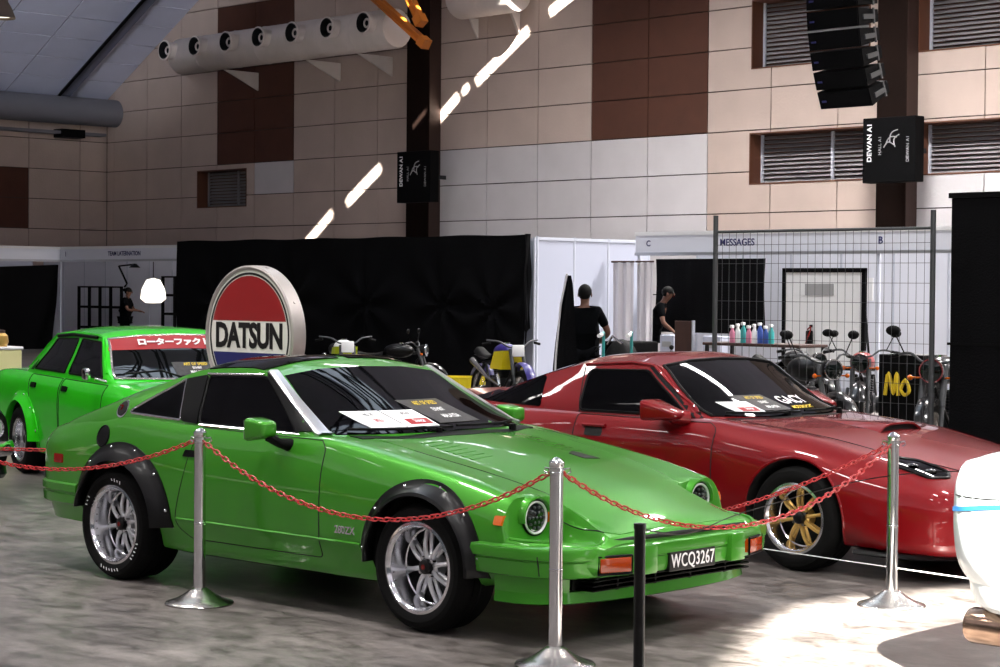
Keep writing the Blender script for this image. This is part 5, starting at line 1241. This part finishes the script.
# ================================================================ motorcycles
def motorcycle(name, label, loc, rz, tank, seat, style='road', scale=1., group=None):
    t = thing(name, label, 'motorcycle', loc, rz); t.scale = (scale,)*3
    wr = .30 if style == 'road' else .31; wb = 1.32
    for k, x in enumerate((.68, -.64)):
        q = MB(); q.lathe([(wr-.075, -.045), (wr-.02, -.06), (wr, -.03), (wr+.004, 0), (wr, .03), (wr-.02, .06), (wr-.075, .045)], 32, 'y', (x, 0, wr))
        w = q.build('tire', M['rubber'], t)
        q = MB(); q.lathe([(wr-.08, -.03), (wr-.07, -.05), (wr-.085, -.02), (wr-.085, .02), (wr-.07, .05), (wr-.08, .03)], 28, 'y', (x, 0, wr)); q.lathe([(1e-4, -.06), (.05, -.06), (.05, .06), (1e-4, .06)], 16, 'y', (x, 0, wr))
        for j in range(14):
            a = 2*PI*j/14; q.tube([(x+.04*math.cos(a), .03*(-1)**j, wr+.04*math.sin(a)), (x+(wr-.08)*math.cos(a+.15), 0, wr+(wr-.08)*math.sin(a+.15))], .003, 4)
        q.lathe([(.11, .055), (.13, .055), (.13, .06), (.11, .06)], 20, 'y', (x, 0, wr), closed=True); q.build('wheel', M['steel'], t)
        q = MB(); a0, a1 = (.4, 2.5) if k == 0 else (.6, 2.6)
        for sy in (1,):
            q.lathe([(wr+.03, -.07), (wr+.05, -.03), (wr+.055, 0), (wr+.05, .03), (wr+.03, .07)], 16, 'y', (x, 0, wr+(.06 if style != 'road' and k == 0 else 0)), 0, a0, a1)
        q.build('fender', M[tank] if style != 'road' else M['paint_black'], t)
    for y in (-.09, .09): MB().cyl((.68, y, wr), (.52, y, .80), .022, 10).cyl((.60, y, .56), (.49, y, .90), .028, 10).build('fork', M['galv'], t)
    q = MB(); q.tube([(.5, 0, .82), (.15, 0, .80), (-.35, 0, .70), (-.64, 0, .68)], .022, 8)
    for y in (-.1, .1): q.tube([(.48, 0, .72), (.32, y, .38), (-.1, y, .32), (-.22, y, .5), (-.3, y, .68)], .018, 8); q.tube([(-.18, y, .36), (-.64, y, wr)], .022, 8); q.tube([(-.36, y, .68), (-.58, y*1.2, .36)], .026, 8)
    q.build('frame', M['black_satin'], t)
    q = MB(); q.bbox((-.12, -.15, .26), (.26, .15, .5), .05); q.bbox((.04, -.09, .48), (.22, .09, .68), .03)
    for k in range(6): q.bbox((.0, -.12, .5+.028*k), (.25, .12, .513+.028*k), .004)
    for y in (-.17, .17): q.lathe([(1e-4, -.02), (.10, -.02), (.10, .02), (1e-4, .02)], 18, 'y', (-.02, y, .36))
    q.build('engine', M['dark_metal'], t)
    q = MB(); q.sphere((.14, 0, .85), .2, 20, 12, 0, (1.35, .72, .62)); q.lathe([(1e-4, .0), (.04, 0), (.04, .02), (1e-4, .02)], 14, 'z', (.18, 0, .965), 1); q.build('fuel_tank', [M[tank], M['chrome']], t)
    q = MB(); q.grid(lambda u, v: (-.12-.62*u, (v-.5)*.26*(1-.2*u), .84-.05*math.sin(u*PI)+.06*u*u-.07*abs(2*v-1)**3), 12, 8); q.grid(lambda u, v: (-.12-.62*u, (v-.5)*.26*(1-.2*u), .74+.05*u), 12, 8); q.build('seat', M[seat], t)
    q = MB(); q.tube(cr_path([(.34, -.38, .98 if style == 'road' else 1.02), (.42, -.22, 1.0), (.47, -.1, .93), (.47, .1, .93), (.42, .22, 1.0), (.34, .38, .98 if style == 'road' else 1.02)], 5), .012, 8); hb = q.build('handlebar', M['galv'], t)
    for y in (-1, 1):
        MB().tube([(.36, y*.33, .985), (.31, y*.43, .965)], .018, 8).build('grip', M['rubber'], hb)
    if style == 'road':
        for y in (-1, 1):
            q = MB(); q.tube([(.40, y*.28, 1.0), (.40, y*.36, 1.16)], .006, 6); q.sphere((.39, y*.38, 1.19), .06, 14, 8, 0, (.4, 1.1, .75)); q.build('mirror', M['black_plastic'], t)
        q = MB(); q.lathe([(1e-4, -.14), (.06, -.13), (.095, -.06), (.1, .0), (.1, .02), (.095, .025)], 22, 'x', (.60, 0, .86)); hl = q.build('headlight', M['black_satin'], t)
        MB().lathe([(1e-4, .035), (.05, .032), (.094, .02)], 22, 'x', (.60, 0, .86)).build('lens', M['lens_dark'], hl)
        MB().lathe([(.092, .018), (.104, .02), (.104, .03), (.092, .03)], 22, 'x', (.60, 0, .86), closed=True).build('rim', M['chrome'], hl)
        for y in (-.17, .17):
            q = MB(); q.tube([(.55, y*.6, .80), (.57, y, .80)], .008, 6); q.sphere((.58, y*1.1, .80), .024, 10, 8); q.build('turn_signal', M['lens_amber'], t)
        q = MB(); q.tube([(.18, -.16, .55), (.3, -.18, .40), (.2, -.19, .26), (-.1, -.2, .24), (-.75, -.21, .32)], [.02, .02, .022, .03, .045], 10); q.build('exhaust_pipe', M['galv'], t)
    else:
        q = MB(); q.bbox((.53, -.09, .80), (.56, .09, .96), .03); q.build('number_board', M['white'], t)
        q = MB(); q.prism([(-.05, .62), (.35, .62), (.42, .88), (.1, .86)], -.16, .16, 'y'); q.build('side_shroud', M['lime_plastic'] if tank != 'purple' else M['yellow'], t, smooth=False)
        q = MB(); q.tube([(.18, -.14, .55), (.3, -.16, .4), (-.1, -.17, .5), (-.6, -.18, .72)], [.02, .022, .03, .045], 10); q.build('exhaust_pipe', M['steel'], t)
    return t
motorcycle('motorcycle', 'black road motorcycle behind the fence, nearest the right post', (-10.12, 15.45, 0), -1.2, 'paint_black', 'leather', 'road', 1.04)
motorcycle('motorcycle', 'dark road motorcycle behind the fence under the framed board', (-11.9, 15.6, 0), -.35, 'black_satin', 'leather', 'road', .98)
motorcycle('motorcycle', 'dark red tank motorcycle behind the fence, second from the right post', (-13.0, 18.2, 0), -1.0, 'sign_red', 'leather', 'road', .95)
motorcycle('motorcycle', 'small dark motorcycle left of the framed board behind the fence', (-14.3, 18.6, 0), -.3, 'black_satin', 'leather', 'road', .92)
motorcycle('dirt_bike', 'purple and yellow dirt bike in front of the black cloth', (-18.15, 17.66, 0), -.35, 'purple', 'leather', 'dirt', .92)
motorcycle('dirt_bike', 'white and lime dirt bike seen over the green coupe roof', (-20.45, 16.95, 0), -.55, 'white', 'leather', 'dirt', .92)
motorcycle('motorcycle', 'stripped dark motorcycle low beside the purple dirt bike', (-16.9, 18.9, 0), .1, 'black_satin', 'leather', 'road', .72)
motorcycle('motorcycle', 'dark motorcycle between the lime dirt bike and the purple dirt bike', (-21.3, 18.55, 0), .6, 'black_satin', 'leather', 'road', .82)
t = thing('yellow_badge', 'yellow script shaped emblem plate on the black carton behind the fence', 'emblem', (-11.63, 16.86, .64))
q = MB()
q.tube(cr_path([(-.14, 0, -.1), (-.10, 0, .12), (-.04, 0, -.08), (.0, 0, .12), (.02, 0, -.1)], 5), .02, 6); q.tube(cr_path([(.04, 0, -.05), (.1, 0, .06), (.15, 0, -.04), (.1, 0, -.09), (.05, 0, -.05)], 5), .018, 6)
q.build('emblem_script', M['yellow_ink'], t)
t = thing('black_carton', 'tall black carton behind the fence carrying the yellow emblem', 'carton', (-11.6, 16.9, 0)); MB().bbox((-.28, 0, 0), (.26, .4, .95), .01).build('carton_body', M['black_plastic'], t, smooth=False); MB().box((-.28, .15, .95), (.26, .25, .953)).build('tape', M['grey_ink'], t, smooth=False)
# ================================================================ white car at the right edge
wc = thing('hatchback_car', 'white car tail with a blue stripe and exhaust at the right picture edge', 'car', (-3.55, 7.42, 0), .03)
W_ = M['paint_white']
wk = [
 K(-.86, (0,.55),(.40,.55),(.54,.57),(.60,.62),(.62,.66),(.625,.75),(.61,.83),(.575,.88),(.48,.905),(.32,.92),(.16,.93),(0,.93)),
 K(-.80, (0,.46),(.50,.46),(.64,.48),(.70,.55),(.725,.64),(.73,.76),(.715,.85),(.67,.91),(.54,.935),(.36,.95),(.18,.955),(0,.96)),
 K(-.68, (0,.40),(.56,.40),(.70,.42),(.76,.50),(.79,.60),(.795,.76),(.78,.86),(.735,.925),(.60,.95),(.40,.965),(.2,.97),(0,.975)),
 K(-.35, (0,.24),(.60,.24),(.75,.26),(.80,.40),(.825,.56),(.83,.74),(.81,.85),(.76,.925),(.62,.955),(.40,.97),(.2,.975),(0,.98)),
 K(.6, (0,.20),(.60,.20),(.76,.22),(.80,.36),(.82,.52),(.825,.70),(.805,.83),(.755,.905),(.62,.93),(.40,.94),(.2,.945),(0,.945)),
 K(1.8, (0,.19),(.60,.19),(.76,.20),(.80,.34),(.82,.50),(.822,.68),(.80,.81),(.75,.88),(.62,.90),(.40,.91),(.2,.915),(0,.915)),
 K(2.6, (0,.21),(.60,.21),(.75,.22),(.79,.34),(.81,.48),(.81,.64),(.785,.75),(.73,.81),(.60,.83),(.40,.845),(.2,.85),(0,.852)),
 K(3.15, (0,.27),(.55,.27),(.68,.28),(.72,.36),(.735,.46),(.735,.58),(.71,.66),(.65,.70),(.53,.715),(.35,.725),(.17,.73),(0,.732)),
]
body, wbv = make_shell('body', wk, W_, wc, (0, 2.45), .33, .30, step=.05, sub=4)
wg = [
 K(-.62, (0,.80),(.4,.80),(.60,.82),(.61,.88),(.60,.90),(.58,.915),(.3,.93),(0,.94)),
 K(-.40, (0,.80),(.4,.80),(.68,.82),(.69,.90),(.66,.98),(.60,1.04),(.33,1.08),(0,1.09)),
 K(-.05, (0,.80),(.4,.80),(.72,.82),(.725,.92),(.65,1.10),(.58,1.25),(.33,1.29),(0,1.30)),
 K(.5, (0,.80),(.4,.80),(.73,.82),(.735,.92),(.65,1.12),(.575,1.30),(.33,1.345),(0,1.355)),
 K(1.2, (0,.80),(.4,.80),(.73,.82),(.735,.91),(.65,1.11),(.575,1.29),(.33,1.33),(0,1.34)),
 K(1.75, (0,.80),(.4,.80),(.72,.82),(.725,.885),(.68,.96),(.62,1.05),(.35,1.10),(0,1.115)),
 K(2.1, (0,.78),(.4,.78),(.66,.79),(.67,.84),(.66,.86),(.64,.875),(.33,.90),(0,.91)),
 K(2.2, (0,.76),(.4,.76),(.6,.77),(.6,.80),(.59,.82),(.57,.83),(.3,.84),(0,.85)),
]
roof, wgv = make_shell('roof', wg, W_, wc, step=.06, sub=4, crease=(5,))
q = MB(); panel(q, wgv, [(.62*-1, .94), (.62, .94), (.53, 1.24), (-.53, 1.24)], 'x', -1, .003, .08); q.build('rear_window', BG, wc)
q = MB(); panel(q, wgv, [(-.62, .91), (.62, .91), (.55, 1.22), (-.55, 1.22)], 'x', 1, .003, .08); q.build('windshield', BG, wc)
for s in (-1, 1):
    q = MB(); panel(q, wgv, rpoly([(.0, .93), (1.70, .92), (1.25, 1.22), (.15, 1.22)], .03), 'y', s, .003, .08); q.build('side_window', BG, wc)
    q = MB(); panel(q, wbv, [(-.80, .735), (-.6, .762), (-.3, .79), (0.3, .80), (2.6, .70), (2.6, .716), (0.3, .817), (-.3, .808), (-.6, .780), (-.80, .753)], 'y', s, .004, .03, .003); q.build('side_stripe', M['blue_stripe'], wc)
    q = MB(); seam(q, wbv, [(-.85, .80), (-.62, .80), (-.35, .815)], 'y', s, .003, 0); q.build('panel_gap', M['seam'], wc)
    q = MB(); panel(q, wbv, rpoly([(.35, .25), (.30, .89), (1.55, .875), (1.5, .25)], .03), 'y', s, .0015, .08, .004); d = q.build('door', W_, wc, sharp=28); q = MB(); seam(q, wbv, rpoly([(.35, .25), (.30, .89), (1.55, .875), (1.5, .25)], .03), 'y', s, .003, .001, True); q.build('door_gap', M['seam'], d)
    q = MB(); panel(q, wbv, rpoly([(s*.40, .62), (s*.60, .62), (s*.60, .80), (s*.40, .80)], .02), 'x', -1, .006, .06); q.build('tail_light', M['lens_red'], wc)
    q = MB(); q.lathe([(.10, -.05), (.10, 0), (.09, .015), (.08, 0), (1e-4, .01)], 24, 'x', (3.14, s*.52, .55)); q.build('headlight', M['lens_clear'], wc)
    side_mirror(wc, 1.62, s*.87, .93, s, W_)
    wheel(wc, 0, s*.815, s, .295, .19, .20, 'silver_spoke'); wheel(wc, 2.45, s*.81, s, .295, .19, .20, 'silver_spoke')
rp = cr_path([(-.42, -.80), (-.60, -.775), (-.74, -.70), (-.80, -.55), (-.83, 0)], 6); rp = rp+[(x, -y) for x, y in rp[:-1][::-1]]; rp = [(x, -y) for x, y in rp]
plan_sweep(rp, [(-.1, .355), (-.07, .35), (-.03, .375), (-.008, .43), (.0, .50), (-.1, .505)]).build('rear_bumper', W_, wc, sharp=35)
q = MB(); q.sphere((-.80, .2, .62), .07, 12, 8, 0, (.7, 1, 1)); q.build('plate_lamp', M['black_plastic'], wc)
for k, (y, z) in enumerate(((-.52, .255), (-.40, .235))):
    q = MB(); q.lathe([(.02, .3), (.05, .28), (.062, .12), (.072, .10), (.072, -.06), (.066, -.075), (.061, -.06), (.061, .1)], 28, 'x', (-.73, y-.06, z+.02)); q.build('exhaust_tip', M['exhaust'], wc)

# ================================================================ people
def skin_mesh(joints, bones, radii, root, lev=2):
    me = bpy.data.meshes.new('sk'); names = list(joints); ix = {n: i for i, n in enumerate(names)}
    me.from_pydata([joints[n] for n in names], [(ix[a], ix[b]) for a, b in bones], [])
    o = bpy.data.objects.new('sk', me); C.objects.link(o)
    md = o.modifiers.new('s', 'SKIN'); md.use_smooth_shade = True
    for n in names:
        sv = me.skin_vertices[0].data[ix[n]]; r = radii[n]; sv.radius = r if hasattr(r, '__len__') else (r, r); sv.use_root = (n == root)
    sd = o.modifiers.new('d', 'SUBSURF'); sd.levels = lev; sd.render_levels = lev
    dg = bpy.context.evaluated_depsgraph_get(); dg.update()
    m2 = bpy.data.meshes.new_from_object(o.evaluated_get(dg)); bpy.data.objects.remove(o)
    mb = MB(); mb.add([v.co.copy() for v in m2.vertices], [list(p.vertices) for p in m2.polygons]); bpy.data.meshes.remove(m2); return mb
def person(label, loc, rz, H, pose, cap=True, bun=False):
    """local frame: faces -y, z up; pose gives hands/elbows; H standing height"""
    t = thing('person', label, 'person', loc, rz); k = H/1.72; lean = pose.get('lean', 0.)
    def L(x, y, z): return Vector((x*k, (y-lean*max(0, z-.95))*k, z*k))
    J = {'pel': L(0, 0, .95), 'waist': L(0, .0, 1.10), 'chest': L(0, .0, 1.30), 'neck0': L(0, .01, 1.43), 'neck': L(0, -.005, 1.50), 'head0': L(0, -.02, 1.575), 'head': L(0, -.015, 1.66)}
    rdi = {'pel': (.155*k, .115*k), 'waist': (.145*k, .105*k), 'chest': (.165*k, .115*k), 'neck0': (.075*k, .065*k), 'neck': .052*k, 'head0': (.068*k, .085*k), 'head': (.075*k, .09*k)}
    bones = [('pel', 'waist'), ('waist', 'chest'), ('chest', 'neck0'), ('neck0', 'neck'), ('neck', 'head0'), ('head0', 'head')]
    for s, n in ((-1, 'r'), (1, 'l')):
        e = pose['elbow_'+n]; w = pose['hand_'+n]
        J['sh'+n] = L(s*.175, .01, 1.40); J['el'+n] = L(*e); J['wr'+n] = L(*w)
        d = (J['wr'+n]-J['el'+n]).normalized(); side = d.cross(Vector((0, 0, 1)))
        if side.length < .1: side = Vector((1, 0, 0))
        side.normalize(); J['pm'+n] = J['wr'+n]+d*.07*k
        rdi.update({'sh'+n: .062*k, 'el'+n: .042*k, 'wr'+n: .028*k, 'pm'+n: (.036*k, .022*k)})
        bones += [('chest', 'sh'+n), ('sh'+n, 'el'+n), ('el'+n, 'wr'+n), ('wr'+n, 'pm'+n)]
        cur = side.cross(d).normalized()
        for f in range(4):
            base = J['pm'+n]+side*(f-1.5)*.017*k; fl = (.075, .085, .08, .062)[f]*k
            a, b = 'f%s%da' % (n, f), 'f%s%db' % (n, f)
            J[a] = base+d*.035*k-cur*.004*k; J[b] = base+d*fl-cur*.025*k
            rdi.update({a: .0088*k, b: .0075*k}); bones += [('pm'+n, a), (a, b)]
        J['th'+n] = J['wr'+n]+d*.045*k+side*(.045*k)*(1 if s < 0 else -1)-cur*.015*k; rdi['th'+n] = .0095*k; bones.append(('wr'+n, 'th'+n))
        J['hip'+n] = L(s*.095, 0, .88); J['kn'+n] = L(s*.105, -.02-pose.get('knee', 0), .50); J['an'+n] = L(s*.11, .02, .09); J['to'+n] = L(s*.125, -.14, .04)
        rdi.update({'hip'+n: .092*k, 'kn'+n: .058*k, 'an'+n: .042*k, 'to'+n: (.04*k, .03*k)}); bones += [('pel', 'hip'+n), ('hip'+n, 'kn'+n), ('kn'+n, 'an'+n), ('an'+n, 'to'+n)]
    body = skin_mesh(J, bones, rdi, 'pel').build('body', M['skin'], t)
    # head shape details: nose, ears, eyes
    hc = J['head0'].lerp(J['head'], .45); q = MB()
    q.sphere(hc+Vector((0, -.098*k, -.012*k)), .017*k, 10, 8, 0, (.8, 1, 1.3))
    for s in (-1, 1): q.sphere(hc+Vector((s*.085*k, .01*k, -.005*k)), .027*k, 10, 8, 0, (.35, .7, 1.1)); q.sphere(hc+Vector((s*.032*k, -.088*k, .02*k)), .011*k, 8, 6, 1)
    q.sphere(hc+Vector((0, -.09*k, -.05*k)), .02*k, 10, 6, 2, (1.2, .4, .35)); q.build('face', [M['skin'], M['ink_black'], M['lens_red']], t)
    q = MB(); q.sphere(hc+Vector((0, .012*k, .03*k)), .103*k, 20, 12, 0, (.86, 1.03, 1.02))
    for i, v in enumerate(q.v):
        if v[2] < hc.z+.0*k and v[1] < hc.y+.03*k: q.v[i] = (v[0]*.9, hc.y+.03*k, max(v[2], hc.z-.0*k))
    if cap:
        q.grid(lambda u, v: (hc.x+(u-.5)*.15*k, hc.y-(.085+.085*v*math.sin(u*PI))*k, hc.z+(.062-.01*v)*k), 8, 4)
    if bun: q.sphere(hc+Vector((0, .11*k, .06*k)), .05*k, 12, 8)
    q.build('cap' if cap else 'hair', M['hair'], t)
    # shirt
    J2 = {n: J[n] for n in ('pel', 'waist', 'chest', 'neck0', 'shr', 'shl')}; J2['hem'] = J['pel']-Vector((0, 0, .10*k)); rdi['hem'] = (.16*k, .12*k); r2 = {n: (tuple(a*1.28 for a in rdi[n]) if hasattr(rdi[n], '__len__') else rdi[n]*1.3) for n in J2}
    r2['neck0'] = (.085*k, .075*k)
    for n in 'rl': J2['m'+n] = J['sh'+n].lerp(J['el'+n], .75); r2['m'+n] = .060*k
    skin_mesh(J2, [('hem', 'pel'), ('pel', 'waist'), ('waist', 'chest'), ('chest', 'neck0'), ('chest', 'shr'), ('chest', 'shl'), ('shr', 'mr'), ('shl', 'ml')], r2, 'pel').build('shirt', M['shirt_dark'], t)
    J3 = {n: J[n] for n in ('pel', 'hipr', 'hipl', 'knr', 'knl', 'anr', 'anl')}; r3 = {'pel': (.165*k, .125*k), 'hipr': .102*k, 'hipl': .102*k, 'knr': .073*k, 'knl': .073*k, 'anr': .062*k, 'anl': .062*k}
    skin_mesh(J3, [('pel', 'hipr'), ('pel', 'hipl'), ('hipr', 'knr'), ('hipl', 'knl'), ('knr', 'anr'), ('knl', 'anl')], r3, 'pel').build('trousers', M['trousers'], t)
    for n in 'rl':
        a = J['an'+n]; b = J['to'+n]; q = MB(); q.sphere(((a.x+b.x)/2, (a.y+b.y)/2-.01, .045*k), .1*k, 14, 8, 0, (.5, 1.35, .45)); q.build('shoe', M['black_plastic'], t)
    return t
person('person in black with a cap seen from behind beside the black flag', (-16.37, 17.3, 0), 3.75, 1.62, {'elbow_r': (-.30, -.06, 1.13), 'hand_r': (-.16, -.27, 1.02), 'elbow_l': (.29, -.06, 1.13), 'hand_l': (.14, -.28, 1.03)})
person('person in a black shirt bending beside the white drape in the booth', (-21.62, 24.42, 0), 2.2, 1.62, {'lean': .42, 'elbow_r': (-.26, -.16, 1.12), 'hand_r': (-.2, -.38, .98), 'elbow_l': (.30, -.1, 1.10), 'hand_l': (.24, -.33, .98)}, cap=False)
person('person in black with tied hair at the rack in the far left booth', (-40.35, 26.75, 0), 2.2, 1.52, {'lean': .12, 'elbow_r': (-.27, -.14, 1.14), 'hand_r': (-.1, -.36, 1.12), 'elbow_l': (.27, -.12, 1.14), 'hand_l': (.16, -.36, 1.10)}, cap=False, bun=True)
# ================================================================ cords
cord('thin black cord from the short post past the number plate and red nose', [(-4.36, 4.88, .80), (-5.1, 6.0, .63), (-5.65, 7.1, .60), (-5.83, 8.43, .66), (-5.2, 8.9, .70), (-4.2, 9.6, .74)], .0025, 'black_plastic')
cord('low white cord stretched past the right chrome post in front of the red coupe', [(-8.3, 8.75, .18), (-6.4, 8.62, .17), (-5.2, 8.55, .165), (-3.6, 8.5, .16)], .0028, 'white')
GR = {'barrier_post': 'chrome barrier posts', 'barrier_chain': 'red barrier chains', 'motorcycle': 'motorcycles behind the cars', 'dirt_bike': 'dirt bikes before the black cloth', 'booth_post': 'white booth posts',
      'partition_wall': 'white partition walls', 'fascia_board': 'white booth fascias', 'hall_sign': 'black hall signs', 'person': 'people at the booths', 'sedan_car': 'cars on display', 'sports_coupe': 'cars on display', 'hatchback_car': 'cars on display',
      'cloth_backdrop': 'black cloth backdrops', 'hanging_drape': 'white drapes', 'metal_rack': 'black racks', 'steel_brace': 'orange steel braces', 'air_duct': 'round air ducts', 'conduit': 'conduits along the rafters', 'white_box': 'white boxes in the booth'}
for o_ in C.objects:
    if o_.parent is None and 'label' in o_ and 'group' not in o_:
        g_ = GR.get(o_.name.split('.')[0])
        if g_: o_['group'] = g_
# ================================================================ light
sc = bpy.context.scene
w = bpy.data.worlds.new('World'); sc.world = w; w.use_nodes = True
bg = w.node_tree.nodes['Background']; bg.inputs['Color'].default_value = (.80, .90, 1.0, 1); bg.inputs['Strength'].default_value = WORLD
def lamp(name, kind, loc, rot, energy, color=(1, 1, 1), **kw):
    d = bpy.data.lights.new(name, kind); d.energy = energy; d.color = color
    for k_, v in kw.items(): setattr(d, k_, v)
    o = bpy.data.objects.new(name, d); C.objects.link(o); o.location = loc; o.rotation_euler = rot; return o
s = lamp('sun', 'SUN', (10, -10, 30), (0, 0, 0), SUNP, (1, .95, .86), angle=rad(.6))
s.rotation_euler = SUN.to_track_quat('-Z', 'Y').to_euler()
for x in (-20, -12, -4, 4):
    for y in (-4, 4, 12, 20, 28):
        if (x, y) == (-12, 12): continue
        lamp('hall_lamp', 'AREA', (x, y, 11.5), (0, 0, 0), HALL*{-20: (.5 if y < 28 else .9), -12: 1.2, -4: 1.1, 4: 1.2}[x]*(4.8 if y == 28 else .55 if y == -4 else 1), (1, .965, .935), shape='RECTANGLE', size=2.0, size_y=.8, spread=rad(128 if y == 28 else 140))
lamp('ceiling_fill', 'SPOT', (-30, 14, 9), (Vector((-48.5, 30, 11.6))-Vector((-30, 14, 9))).to_track_quat('-Z', 'Y').to_euler(), 8000, (.85, .9, 1), spot_size=rad(27), spot_blend=.6, shadow_soft_size=.3)  # unseen fill spot added to brighten the sloped ceiling
for x, e in ((-27.5, 820), (-33, 220)): lamp('hall_lamp', 'AREA', (x, 28.5, 11.5), (0, 0, 0), e, (1, .965, .945), shape='RECTANGLE', size=2.0, size_y=.8, spread=rad(128))  # extra unseen lights added to brighten the middle of the back wall
# ================================================================ camera
cd = bpy.data.cameras.new('camera'); cam = bpy.data.objects.new('camera', cd); C.objects.link(cam)
cd.sensor_width = 36; cd.lens = 72; cd.clip_end = 300; cd.clip_start = .1
cam.location = (0, 0, 1.585)
pitch = math.atan((333.5-288.4)/2000)
Rm = Matrix.Rotation(.80, 4, 'Z') @ Matrix.Rotation(PI/2-pitch, 4, 'X') @ Matrix.Rotation(ROLL, 4, 'Z')
cam.rotation_euler = Rm.to_euler(); sc.camera = cam
sc.view_settings.view_transform = 'Standard'; sc.view_settings.look = 'None'; sc.view_settings.gamma = 1; sc.view_settings.use_curve_mapping = False
sc.view_settings.exposure = EXPO
sc.cycles.use_denoising = True
sc.cycles.max_bounces = 8; sc.cycles.sample_clamp_indirect = 6
